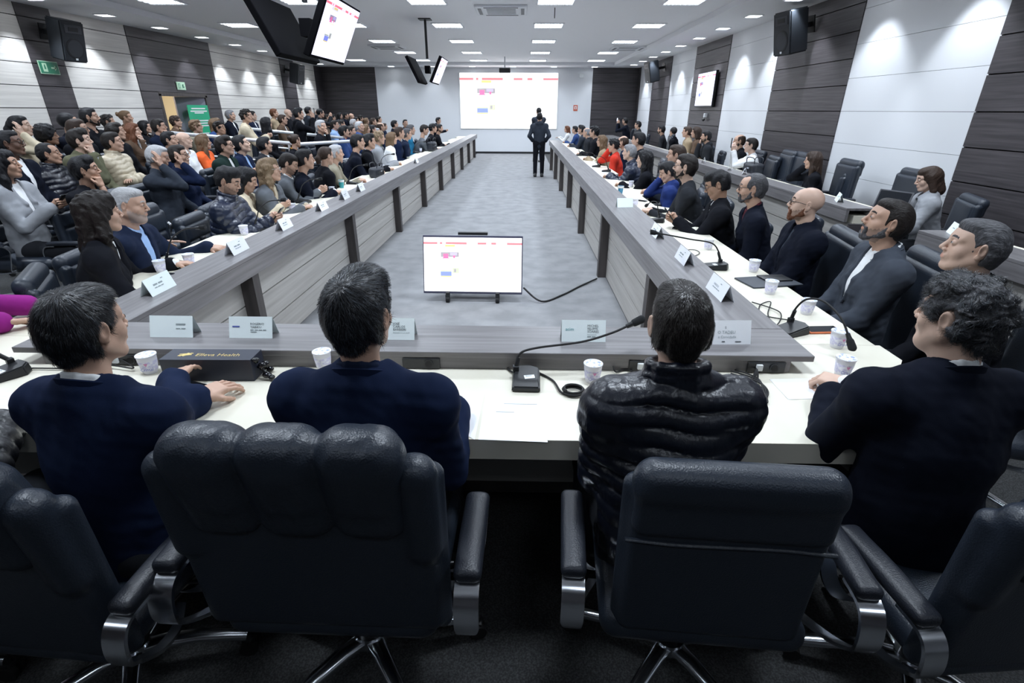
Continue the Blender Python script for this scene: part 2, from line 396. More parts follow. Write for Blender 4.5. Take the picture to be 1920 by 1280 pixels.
# television on the floor of the well, tilted back
tv = empty('television', (-.46, 4.78, 0), rad(-1), 'flat television on a low wheeled stand on the carpet showing the web page', 'television')
fr = MB().box((0, 0, 0), (.475, .022, .275), mat('tv_bezel', (.06, .06, .10), .35), bev=.006).build('frame', parent=tv)
fr.location = (0, .02, .345); fr.rotation_euler = (rad(-14), 0, 0)
d = page(tv, .93, .508, 1.25); d.location = (0, -.003, .352); d.rotation_euler = (rad(-14), 0, 0)
b = MB().box((0, .04, .215), (.15, .03, .05), M_blackp, bev=.006).build('mount', parent=tv); b.location = (0, .07, .2)
b = MB().box((0, 0, 0), (.14, .02, .012), M_blackp).build('soundbar', parent=tv); b.location = (0, .10, .63)
MB().cyl((0, .12, .1), (0, .12, .45), .02, m=M_blackp).build('pole', parent=tv)
for s in (-1, 1):
    l = MB().box((s * .24, .1, .085), (.018, .19, .014), M_blackp, bev=.004).box((s * .12, .12, .085), (.12, .02, .014), M_blackp).build('leg', parent=tv)
    for y in (-.08, .27): MB().cyl((s * .24 - .018, y, .032), (s * .24 + .018, y, .032), .031, m=M_rubber).box((s * .24, y, .065), (.02, .02, .015), M_blackp).build('caster', parent=l)
MB().tube(spline([(.02 - .46 + .47, 4.86, .1), (.2, 4.7, .02), (.42, 4.92, .012), (.62, 5.2, .012), (.83, 5.45, .02)]), .009, M_rubber).build('power_cable', smooth=60, label='black power cable running from the floor television to a counter post', cat='cable')
# twin hanging televisions
def hanging(loc, label, W, yaw, tilt=38):
    t = empty('hanging_television_pair', loc, 0, label, 'television', 'ceiling hung television pairs')
    MB().cyl((0, 0, .1), (0, 0, CEIL - loc[2]), .025, m=M_blackp).box((0, 0, CEIL - loc[2] - .01), (.12, .12, .01), M_blackp).box((0, 0, -.10), (.05, .08, .07), M_tvback).build('pole', parent=t, smooth=40)
    H = W * .565
    for s in (-1, 1):
        e = MB().box((0, 0, 0), (W / 2, .03, H / 2), M_tvback, bev=.008).build('television', parent=t)
        e.rotation_euler = (0, 0, 0)
        R = Matrix.Rotation(rad(s * 90 + (yaw if s > 0 else 0)), 4, 'Z') @ Matrix.Rotation(rad(tilt - 12), 4, 'X')
        e.matrix_local = Matrix.Translation((s * .23, 0, -.12)) @ R
        pg = page(e, W * .96, H * .92, 1.0, (.80, .78, 1.0)); pg.location = (0, -.032, .005)
hanging((-1.96, 5.42, 2.47), 'pair of black televisions hung back to back from the ceiling, nearest to the head table', .92, 0)
hanging((-1.97, 12.0, 2.55), 'smaller looking far pair of black televisions hung from the ceiling near the screen wall', .92, 0)
# wall television
t = empty('television', (XR - .10, 14.45, 2.18), rad(90), 'television mounted on the dark band of the right wall showing the web page', 'television')
MB().box((0, 0, 0), (.68, .03, .40), M_blackp, bev=.008).build('frame', parent=t)
MB().box((0, .05, 0), (.2, .03, .15), M_blackp).build('mount', parent=t)
page(t, 1.30, .74, 1.0, (.80, .78, 1.0)).location = (0, -.033, .008)
t.rotation_euler = (0, 0, rad(-90))
o = empty('wall_camera', (XR - .07, 14.3, 1.56), 0, 'small black and white camera under the wall television', 'camera')
MB().box((0, 0, .03), (.04, .04, .05), M_white, bev=.01).build('body', parent=o); MB().cyl((-.02, 0, -.05), (-.06, 0, -.08), .035, m=M_blackp).build('lens', parent=o)
def speaker(loc, rz, label, W=.42, H=.62, D=.36, tilt=-12, bl=.15):
    t = empty('loudspeaker', loc, rz, label, 'loudspeaker', 'loudspeakers on the walls')
    mb = MB(); mb.prism([(-W / 2, -D / 2), (W / 2, -D / 2), (W * .36, D / 2), (-W * .36, D / 2)], -H / 2, H / 2)
    bmesh.ops.bevel(mb.bm, geom=mb.bm.edges[:], offset=.02, segments=3, affect='EDGES')
    b = mb.build('cabinet', M_leather2 if False else mat('speaker_black', (.018, .022, .028), .45), t, smooth=40)
    MB().cyl((0, -D / 2 - .004, -.1), (0, -D / 2 + .01, -.1), W * .37, m=M_blackp, n=32).cyl((0, -D / 2 - .006, -.1), (0, -D / 2 + .01, -.1), W * .31, m=mat('speaker_mesh', (.03, .033, .04), .5), n=32).build('woofer', parent=t, smooth=40)
    MB().box((0, -D / 2 - .002, H * .3), (W * .34, .008, H * .1), mat('horn', (.05, .055, .065), .3), bev=.006).box((0, -D / 2 - .008, H * .3), (W * .2, .006, H * .05), M_blackp).build('horn', parent=t)
    MB().box((.0, -D / 2 - .006, -H * .42), (.02, .003, .015), M_paper).build('badge', parent=t)
    MB().box((0, D / 2 + bl / 2, .05), (.04, bl / 2 + .02, .035), M_blackp).box((0, D / 2 + bl, .05), (.09, .01, .12), M_blackp).build('bracket', parent=t)
    for c in t.children: c.matrix_local = Matrix.Rotation(rad(-tilt), 4, 'X') @ c.matrix_local
# speakers: local front is -y
speaker((4.28, 9.62, 2.85), rad(-78), 'large black loudspeaker on the wide dark band of the right wall')
speaker((4.20, 19.0, 2.85), rad(-78), 'small far black loudspeaker high on the right wall near the screen', bl=.24)
speaker((-7.74, 9.9, 2.75), rad(78), 'large black loudspeaker on the narrow dark band of the left wall', bl=.22)
speaker((-7.74, 19.7, 2.8), rad(78), 'small far black loudspeaker high on the left wall', bl=.22)
# projector on a pole
t = empty('projector', (-.63, 20.0, 0), 0, 'dark projector on a thin pole hung in front of the projection', 'projector')
MB().cyl((0, 0, 3.0), (0, 0, CEIL), .02, m=M_steel).build('pole', parent=t)
MB().box((0, 0, 2.93), (.19, .16, .07), M_blackp, bev=.02).build('body', parent=t); MB().cyl((.08, .16, 2.93), (.08, .2, 2.93), .04, m=M_steel).build('lens', parent=t)
# signs
def sign(name, loc, rot, W, H, label, kind):
    t = empty(name, loc, 0, label, 'sign'); t.rotation_euler = rot
    G = mat('sign_green', (.02, .20, .11), .4); LG = mat('sign_glow', (.50, .72, .52), .5)
    MB().box((0, 0, 0), (W / 2, .004, H / 2), LG).build('border', parent=t); MB().box((0, -.005, 0), (W / 2 - .012, .002, H / 2 - .012), G if kind < 2 else LG).build('plate', parent=t)
    w1 = LG if kind < 2 else G
    mb = MB()
    if kind == 1:   # running figure and an arrow to the right
        mb.box((.09, -.008, 0), (.05, .001, .012), w1).prism([(.11, .04), (.155, 0), (.11, -.04)], -.009, -.007, w1, axis='y')
        mb.box((-.09, -.008, 0), (.045, .001, .065), w1).box((-.09, -.0095, .03), (.012, .001, .014), G).box((-.09, -.0095, -.005), (.016, .001, .022), G)
    else:
        mb.box((-.07, -.008, 0), (.035, .001, .05), G).box((-.07, -.0095, .0), (.02, .001, .04), LG).box((.07, -.008, .02), (.02, .001, .018), G).box((.06, -.008, -.01), (.02, .001, .03), G).box((.1, -.008, -.02), (.025, .001, .008), G)
    mb.build('pictogram', parent=t)
sign('exit_sign', (XL + .05, 9.87, 2.33), (0, 0, rad(90)), .40, .20, 'green exit sign with a white arrow under the left loudspeaker', 1)
sign('exit_sign', (XL + .05, 13.57, 2.19), (0, 0, rad(90)), .34, .17, 'pale green exit sign above the left doorway', 2)
t = empty('fire_sign', (2.17, YB - .06, 1.78), 0, 'small red and white square sign on the far wall right of the projection', 'sign')
MB().box((0, 0, 0), (.085, .004, .11), mat('sign_red', (.6, .12, .06), .5)).build('plate', parent=t); MB().box((0, -.006, .01), (.05, .002, .06), M_paper).box((0, -.009, .0), (.015, .001, .04), mat('sign_red', (.6, .12, .06))).build('pictogram', parent=t)
MB().box((1.3, YB - .06, .45), (.06, .006, .04), M_paper, bev=.003).build('wall_socket', label='white double socket plate low on the far wall under the projection', cat='socket')
MB().box((2.35, YB - .1, 2.95), (.09, .05, .07), M_paper, bev=.01).build('alarm_box', label='small white box high on the far wall beside the dark corner', cat='box')
# ------------------------------------------------------------------ counters and desks
def side_counter(nm, sx, inner, outer, panelx, y0, y1, posts, edge, label, joint=True):
    """a long counter running along y; sx=+1: people sit at larger x"""
    t = empty('counter', (0, 0, 0), 0, label, 'counter', 'counters around the open floor')
    B = lambda x0, x1, ya, yb, za, zb, m, mb, bev=0: mb.box(((x0 + x1) / 2, (ya + yb) / 2, (za + zb) / 2), (abs(x1 - x0) / 2, (yb - ya) / 2, (zb - za) / 2), m, bev=bev)
    B(inner, outer, y0, y1, .800, .825, M_grey, MB(), .003).build('ledge', parent=t)
    B(inner + sx * .001, inner + sx * .03, y0, y1, .690, .7999, M_grey, MB()).build('fascia', parent=t)
    B(outer - sx * .05, outer - sx * .03, y0, y1, .7502, .7998, M_grey, MB()).build('upstand', parent=t)
    mb = MB(); n = 3
    for i in range(n): B(panelx, panelx + sx * .02, y0 + .02, y1 - .02, .01 + i * .225, .225 + i * .225, M_panel, mb)
    B(panelx + sx * .02, panelx + sx * .03, y0, y1, 0, .675, M_groove, mb)
    mb.build('front_panel', parent=t)
    mb = MB(); mb.prism([(panelx + sx * .0, y0)] + edge + [(panelx + sx * .0, y1)], .675, .75)
    mb.build('desktop', M_desk, t)
    for y in posts: MB().box((panelx - sx * .0465, y, .343), (.045, .045, .343), M_post).build('post', parent=t)
    return t
def scallop(xw, xn, y0, y1, ph):
    pts = [(xw, y0)]; y = y0 + ph
    while y < y1 - 1.6:
        pts += [(xw, y), (xn, y + .14), (xn, y + .85), (xw, y + .99)]; y += 2.24
    return pts + [(xw, y1)]
P5 = [3.36 + 2.235 * i for i in range(7)]
side_counter('r', 1, .853, 1.155, .945, 2.122, 17.6, P5, scallop(1.58, 1.46, 2.122, 17.6, 3.53), 'long grey topped counter with ivory desktop on the right of the open floor')
side_counter('l', -1, -1.77, -2.04, -1.90, 2.122, 21.7, [3.36 + 2.235 * i for i in range(9)], scallop(-2.52, -2.42, 2.122, 21.7, 2.05), 'longest grey topped counter with ivory desktop on the left of the open floor')
# second row on the right
side_counter('r2', 1, 3.22, 3.50, 3.31, 5.26, 21.5, [], [(3.84, 5.26), (3.84, 21.5)], 'rear right counter with dark grey front behind the right row of people')
side_counter('r3', 1, 3.22, 3.50, 3.31, 1.2, 4.25, [], [(3.84, 1.2), (3.84, 4.25)], 'short rear right counter piece at the right edge, beside the wall')
for (y, nm) in ((5.255, 'a'), (4.255, 'b')):
    s = 1 if nm == 'a' else -1
    MB().box((3.53, y - s * .018, .337), (.27, .014, .337), M_dark, bev=.002).build('end_panel', kind='structure').name = 'trim_' + ('1' if nm == 'a' else '2')
# head table
t = empty('head_table', (0, 0, 0), 0, 'ivory head table with raised grey ledge in front of the chairs', 'table')
MB().box(((-2.04 + 1.155) / 2, 1.98, .8125), (1.5975, .14, .0125), M_greyx, bev=.003).build('ledge', parent=t)
MB().box((-.43, 1.857, .775), (1.50, .012, .0247), M_greyx).box((-1.93, 1.97, .775), (.012, .10, .0247), M_greyx).box((1.06, 1.97, .775), (.012, .10, .0247), M_greyx).build('upstand', parent=t)
MB().prism([(-2.60, 1.36), (1.12, 1.36), (1.60, 1.97), (1.60, 2.12), (-2.60, 2.12)], .675, .75).build('desktop', M_desk, t)
MB().box((-.5, 1.62, .53), (1.75, .012, .145), mat('apron_laminate', (.28, .27, .25), .5)).build('apron', parent=t)
MB().box((-.45, 2.10, .33), (1.30, .012, .33), M_panel).build('front_panel', parent=t)
for x in (-2.1, .95): MB().box((x, 1.85, .335), (.02, .2, .335), M_panel).build('side_leg', parent=t)
# socket plates on the upstand
M_sock = mat('socket_black', (.02, .021, .023), .35)
for i, (px, lab) in enumerate([(790, 'black socket plate in the head table upstand beside the second man'), (1215, 'black socket plate with white plug behind the paper cup'), (1438, 'black socket plate with white plug at the right end of the ledge'), (235, 'black socket plate with tangled leads behind the leftmost man')]):
    q = at(px, 682, y=1.84)
    s = empty('socket_plate', (q.x, 1.840, .775), 0, lab, 'socket')
    MB().box((0, 0, 0), (.075, .004, .0225), M_sock, bev=.003).build('plate', parent=s)
    MB().cyl((.03, -.003, 0), (.03, -.008, 0), .019, m=M_blackp).cyl((.03, -.008, 0), (.03, -.0095, 0), .014, m=M_rubber).build('outlet', parent=s, smooth=40)
    if i: MB().box((-.03, -.008, .002), (.012, .006, .013), M_paper, bev=.002).build('jack', parent=s)
# handrails on the left
M_rail = mat('painted_rail', (.75, .77, .80), .3, .3)
def rail(a, b, drop, posts, label):
    t = empty('handrail', (0, 0, 0), 0, label, 'handrail', 'white handrails across the left seating')
    a, b = Vector(a), Vector(b)
    MB().cyl(a, b, .03, m=M_rail).build('top_rail', parent=t, smooth=40)
    for k in (.33, .62): MB().cyl(a - Vector((0, 0, k)), b - Vector((0, 0, k)), .016, m=M_rail, n=12).build('mid_rail', parent=t, smooth=40)
    for i in range(posts):
        q = a.lerp(b, (i + .02) / (posts - 1) * .97); MB().cyl((q.x, q.y, 0), q, .02, m=M_rail, n=12).build('post', parent=t, smooth=40)
rail((-6.13, 9.6, 1.31), (-4.05, 9.6, 1.15), 0, 3, 'long sloping white handrail on the near side of the left aisle')
rail((-5.9, 12.0, 1.30), (-3.9, 12.0, 1.13), 0, 3, 'sloping white handrail on the far side of the left aisle')
rail((-4.0, 9.62, 1.13), (-3.2, 11.9, 1.10), 0, 2, 'short white handrail closing the foot of the left aisle')
# tiers of the left seating
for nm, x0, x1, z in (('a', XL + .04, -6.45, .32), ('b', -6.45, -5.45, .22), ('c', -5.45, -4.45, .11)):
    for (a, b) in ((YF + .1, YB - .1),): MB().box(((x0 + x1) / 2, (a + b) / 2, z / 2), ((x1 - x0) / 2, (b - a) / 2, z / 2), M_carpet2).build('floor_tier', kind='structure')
# ------------------------------------------------------------------ implicit surfaces for bodies, clothes and cushions
NX = np.array
def _n(v): v = np.asarray(v, float); return v / (np.linalg.norm(v) + 1e-9)
class Field:
    BIG = .09
    def __init__(s, lo, hi, h):
        s.lo = NX(lo, float); s.h = h
        s.n = np.maximum(np.ceil((NX(hi, float) - s.lo) / h).astype(int) + 1, 4)
        s.ax = [(s.lo[i] + h * np.arange(s.n[i])).astype(np.float32) for i in range(3)]
        s.f = np.full(s.n, s.BIG, np.float32)
    def sl(s, lo, hi):
        a = [max(0, int((lo[i] - s.lo[i]) / s.h)) for i in range(3)]
        b = [min(s.n[i], int((hi[i] - s.lo[i]) / s.h) + 2) for i in range(3)]
        if any(y <= x for x, y in zip(a, b)): return None, None
        k = tuple(slice(x, y) for x, y in zip(a, b))
        P = (s.ax[0][k[0]][:, None, None], s.ax[1][k[1]][None, :, None], s.ax[2][k[2]][None, None, :])
        return k, P
    @staticmethod
    def smin(a, b, k):
        if k <= 0: return np.minimum(a, b)
        h = np.maximum(k - np.abs(a - b), 0) / k
        return np.minimum(a, b) - h * h * k * .25
    def put(s, lo, hi, fn, k, op='u'):
        pad = k + 2.5 * s.h + .01
        sl, P = s.sl(NX(lo) - pad, NX(hi) + pad)
        if sl is None: return s
        d = fn(*P).astype(np.float32)
        if op == 'u': s.f[sl] = s.smin(s.f[sl], d, k)
        elif op == 's': s.f[sl] = -s.smin(-s.f[sl], d, k)
        elif op == 'i': s.f[sl] = -s.smin(-s.f[sl], -d, k)
        return s
    def cone(s, a, b, r1, r2, k=.02, op='u', rib=None, sq=None):
        """tapered capsule; sq=(unit axis, factor<1) flattens it; rib=(spacing, depth)"""
        a, b = NX(a, float), NX(b, float); ba = b - a; L2 = max(ba @ ba, 1e-9); L = L2 ** .5; R = max(r1, r2) + (rib[1] if rib else 0)
        def fn(X, Y, Z):
            px, py, pz = X - a[0], Y - a[1], Z - a[2]
            t = np.clip((px * ba[0] + py * ba[1] + pz * ba[2]) / L2, 0, 1)
            qx, qy, qz = px - t * ba[0], py - t * ba[1], pz - t * ba[2]
            if sq:
                ax, fc = sq; dd = (qx * ax[0] + qy * ax[1] + qz * ax[2]) * (1 / fc - 1)
                qx, qy, qz = qx + dd * ax[0], qy + dd * ax[1], qz + dd * ax[2]
            d = np.sqrt(qx * qx + qy * qy + qz * qz) - (r1 + (r2 - r1) * t)
            if rib: d = d - rib[1] * (np.abs(np.sin(math.pi * t * L / rib[0])) ** .55 - .6)
            if sq: d = d * (fc + .15)
            return d
        return s.put(np.minimum(a, b) - R, np.maximum(a, b) + R, fn, k, op)
    def ell(s, c, r, k=.02, op='u', R=None):
        c = NX(c, float); r = NX(r, float); m = r.max() if R is not None else r
        def fn(X, Y, Z):
            x, y, z = X - c[0], Y - c[1], Z - c[2]
            if R is not None: x, y, z = [x * R[0][i] + y * R[1][i] + z * R[2][i] for i in range(3)]
            k0 = np.sqrt((x / r[0]) ** 2 + (y / r[1]) ** 2 + (z / r[2]) ** 2) + 1e-6
            k1 = np.sqrt((x / r[0] ** 2) ** 2 + (y / r[1] ** 2) ** 2 + (z / r[2] ** 2) ** 2) + 1e-6
            return k0 * (k0 - 1) / k1
        return s.put(c - m, c + m, fn, k, op)
    def box(s, c, hf, r=.01, k=.02, op='u', R=None):
        c = NX(c, float); hf = NX(hf, float); m = np.linalg.norm(hf) if R is not None else hf
        def fn(X, Y, Z):
            x, y, z = X - c[0], Y - c[1], Z - c[2]
            if R is not None: x, y, z = [x * R[0][i] + y * R[1][i] + z * R[2][i] for i in range(3)]
            qx, qy, qz = np.abs(x) - hf[0] + r, np.abs(y) - hf[1] + r, np.abs(z) - hf[2] + r
            o = np.sqrt(np.maximum(qx, 0) ** 2 + np.maximum(qy, 0) ** 2 + np.maximum(qz, 0) ** 2)
            return o + np.minimum(np.maximum(qx, np.maximum(qy, qz)), 0) - r
        return s.put(c - m, c + m, fn, k, op)
    def plane(s, p, n, k=0):
        """cuts away the side the normal points to"""
        p, n = NX(p, float), _n(n)
        d = (s.ax[0][:, None, None] - p[0]) * n[0] + (s.ax[1][None, :, None] - p[1]) * n[1] + (s.ax[2][None, None, :] - p[2]) * n[2]
        s.f = -s.smin(-s.f, -d.astype(np.float32), k); return s
    def noise(s, amp, fr, seed=0, st=(1, 1, 1)):
        r = np.random.RandomState(seed); X, Y, Z = s.ax[0][:, None, None], s.ax[1][None, :, None], s.ax[2][None, None, :]
        d = 0
        for i in range(3):
            v = r.randn(3); v = v / np.linalg.norm(v) * fr * (1 + i * .6) * NX(st); u = r.randn(3); u = u / np.linalg.norm(u) * fr * .7
            d = d + np.sin(X * v[0] + Y * v[1] + Z * v[2] + r.rand() * 6 + 1.2 * np.sin(X * u[0] + Y * u[1] + Z * u[2])) / (1 + i * .5)
        s.f += (d * amp).astype(np.float32); return s
    def mesh(s):
        """naive surface nets"""
        f = s.f; f[0] = f[-1] = s.BIG; f[:, 0] = f[:, -1] = s.BIG; f[:, :, 0] = f[:, :, -1] = s.BIG
        sg = f < 0
        c = [sg[i:sg.shape[0] - 1 + i, j:sg.shape[1] - 1 + j, k:sg.shape[2] - 1 + k] for i in (0, 1) for j in (0, 1) for k in (0, 1)]
        an = c[0].copy(); al = c[0].copy()
        for q in c[1:]: an |= q; al &= q
        act = an & ~al
        I = np.argwhere(act)
        if len(I) == 0: return np.zeros((0, 3)), np.zeros((0, 4), int)
        idx = np.full(act.shape, -1, np.int32); idx[act] = np.arange(len(I))
        off = NX([(i, j, k) for i in (0, 1) for j in (0, 1) for k in (0, 1)])
        val = np.stack([f[I[:, 0] + o[0], I[:, 1] + o[1], I[:, 2] + o[2]] for o in off], 1)
        acc = np.zeros((len(I), 3)); cnt = np.zeros(len(I))
        for a in range(8):
            for b in range(a + 1, 8):
                if np.abs(off[a] - off[b]).sum() != 1: continue
                va, vb = val[:, a], val[:, b]; m_ = (va < 0) != (vb < 0)
                t = np.where(m_, va / np.where(m_, va - vb, 1), 0)
                acc += np.where(m_[:, None], off[a] + t[:, None] * (off[b] - off[a]), 0); cnt += m_
        V = s.lo + (I + acc / cnt[:, None]) * s.h
        Q = []
        for ax in range(3):
            d = [0, 0, 0]; d[ax] = 1
            s0 = sg[tuple(slice(None, -1) if i == ax else slice(None) for i in range(3))]; s1 = sg[tuple(slice(1, None) if i == ax else slice(None) for i in range(3))]
            for flip, mk in ((0, s0 & ~s1), (1, ~s0 & s1)):
                E = np.argwhere(mk); o1, o2 = (ax + 1) % 3, (ax + 2) % 3
                E = E[(E[:, o1] > 0) & (E[:, o2] > 0) & (E[:, o1] < idx.shape[o1]) & (E[:, o2] < idx.shape[o2])]
                if len(E) == 0: continue
                def g(a, b):
                    e = E.copy(); e[:, o1] -= a; e[:, o2] -= b; return idx[e[:, 0], e[:, 1], e[:, 2]]
                q = np.stack([g(1, 1), g(0, 1), g(0, 0), g(1, 0)], 1)
                Q.append(q[:, ::-1] if flip else q)
        return V, np.concatenate(Q)
def make_mesh(name, parts, mats, parent=None, smooth=True, link=True, **kw):
    """parts: (verts, quads, material index or array)"""
    V = np.concatenate([p[0] for p in parts]); n = 0; Q = []; MI = []
    for v, q, mi in parts:
        Q.append(q + n); n += len(v); MI.append(np.full(len(q), mi) if np.isscalar(mi) else mi)
    Q = np.concatenate(Q); MI = np.concatenate(MI)
    me = bpy.data.meshes.new(name); me.vertices.add(len(V)); me.vertices.foreach_set('co', V.astype(np.float32).ravel())
    me.loops.add(Q.size); me.loops.foreach_set('vertex_index', Q.astype(np.int32).ravel())
    me.polygons.add(len(Q)); me.polygons.foreach_set('loop_start', (np.arange(len(Q)) * 4).astype(np.int32))
    me.polygons.foreach_set('material_index', MI.astype(np.int32)); me.polygons.foreach_set('use_smooth', np.full(len(Q), bool(smooth)))
    for m_ in mats: me.materials.append(m_)
    me.update(calc_edges=True)
    o = bpy.data.objects.new(name, me)
    if link: C.objects.link(o)
    if parent is not None: o.parent = parent
    return prop(o, **kw)
def xf(V, R, t, s=1.0): return (V * s) @ np.asarray(R).T + np.asarray(t)
def rotz(a): c, s_ = math.cos(a), math.sin(a); return NX([[c, -s_, 0], [s_, c, 0], [0, 0, 1]])
def rotx(a): c, s_ = math.cos(a), math.sin(a); return NX([[1, 0, 0], [0, c, -s_], [0, s_, c]])
def roty(a): c, s_ = math.cos(a), math.sin(a); return NX([[c, 0, s_], [0, 1, 0], [-s_, 0, c]])

# ------------------------------------------------------------------ head, hair, hands (local frames: face looks along +y)
def head_field(h, fem=0, w=1.0, fat=0, neck=None, jaw=1.0, nose=1.0):
    F = Field((-.105, -.13, -.21), (.105, .145, .135), h)
    sh = .004 if fem else 0
    F.ell((0, -.012, .028), (.073 * w, .093, .083), .01)
    F.ell((0, .022, -.028), ((.060 - sh) * w + fat * .008, .066, .088), .03)
    for s in (-1, 1):
        F.cone((s * (.050 - sh + fat * .010) * w, -.006, -.052), (s * .022, .058, -.098), .020 + fat * .006, .017, .03)
        F.ell((s * .038 * w, .056, -.030), (.024 + fat * .006, .022, .026), .02)
        F.cone((s * .046, .066, .022), (s * .012, .083, .020), .010, .010 - sh, .014)
    F.ell((0, .066, -.100), (.022, .020, .017), .02)
    if fat: F.ell((0, .03, -.105), (.045, .05, .03), .03)
    F.ell((0, .050, .040), (.050, .036, .036), .03)
    for s in (-1, 1): F.ell((s * .031, .094, .003), (.017, .016, .012), .012, 's')
    F.cone((0, .086, .014), (0, .108 * nose ** .3, -.027), .0075, .0105 * nose, .012)
    for s in (-1, 1): F.ell((s * .0125, .097, -.034), (.0085, .011, .0075), .006)
    F.ell((0, .078, -.060), (.026, .017, .022), .016)
    F.cone((-.019, .088, -.0575), (.019, .088, -.0575), .0045, .0045, .005); F.cone((-.016, .089, -.0665), (.016, .089, -.0665), .0055, .0055, .005)
    F.cone((-.023, .099, -.0620), (.023, .099, -.0620), .0022, .0022, .003, 's')
    for s in (-1, 1):   # eyelids
        F.ell((s * .031, .0795, .0035), (.0145, .0125, .0125), .004)
    for s in (-1, 1):   # ears
        R = rotz(s * -.35) @ rotx(-.15)
        F.ell((s * .079 * w, -.012, -.004), (.0075, .019, .033), .005, R=R)
        F.ell((s * .088 * w, -.008, .000), (.006, .010, .019), .004, 's', R=R)
        F.ell((s * .076 * w, -.006, -.030), (.007, .010, .011), .005)
    nk = neck if neck is not None else (0, -.045, -.19)
    F.cone((0, -.022, -.055), nk, .052 - .006 * fem + fat * .008, .056 - .008 * fem + fat * .008, .022)
    if not fem: F.ell((0, .010, -.125), (.012, .012, .012), .02)
    return F
def head_parts(h, skin=0, brow=1, lip=2, white=3, iris=4, stub=None, gaze=(0, 0), **kw):
    V, Q = head_field(h, **kw).mesh(); rs = np.random.RandomState(1)
    c = V[Q].mean(1); mi = np.full(len(Q), skin); ax = np.abs(c[:, 0])
    arch = .0265 + .004 * np.sin((ax - .012) / .036 * math.pi)
    mi[(ax > .013) & (ax < .048) & (np.abs(c[:, 2] - arch) < max(.0042, h * .6)) & (c[:, 1] > .055)] = brow
    mi[(ax < .021) & (c[:, 1] > .082) & (np.abs(c[:, 2] + .0622) < .0085 * np.sqrt(np.maximum(0, 1 - (ax / .022) ** 2)) + .001)] = lip
    if stub is not None: mi[(c[:, 2] < -.030 - .45 * (c[:, 1] - .01) + .004 * np.sin(c[:, 1] * 400) + .0008 * rs.randn(len(c))) & (c[:, 1] > .004 + .0015 * rs.randn(len(c))) & (c[:, 2] > -.118) & (mi == skin) | ((c[:, 1] > .086) & (ax < .026) & (np.abs(c[:, 2] + .050) < .0045)) & (mi == skin)] = stub
    parts = [(V, Q, mi)]
    for s in (-1, 1):   # eyeball patches between the lids
        n = 8; a = np.linspace(-1, 1, 9); g = np.array([(x, z) for z in a for x in a])
        X = g[:, 0] * .0118 * 1.0; Z = g[:, 1] * .0052 * np.sqrt(np.maximum(0, 1 - g[:, 0] ** 2))
        Y = .0795 + np.sqrt(np.maximum(0, 1 - (X / .0149) ** 2 - (Z / .0129) ** 2)) * .0131 + .0014
        v = np.stack([s * .031 + X, Y, .0035 + Z], 1)
        q = np.array([(i * 9 + j, i * 9 + j + 1, (i + 1) * 9 + j + 1, (i + 1) * 9 + j) for i in range(8) for j in range(8)])
        cc = v[q].mean(1); r = np.hypot(cc[:, 0] - s * .031 - gaze[0] * .004, (cc[:, 2] - .0035) - gaze[1] * .002)
        parts.append((v, q, np.where(r < .0056, iris, white)))
    return parts
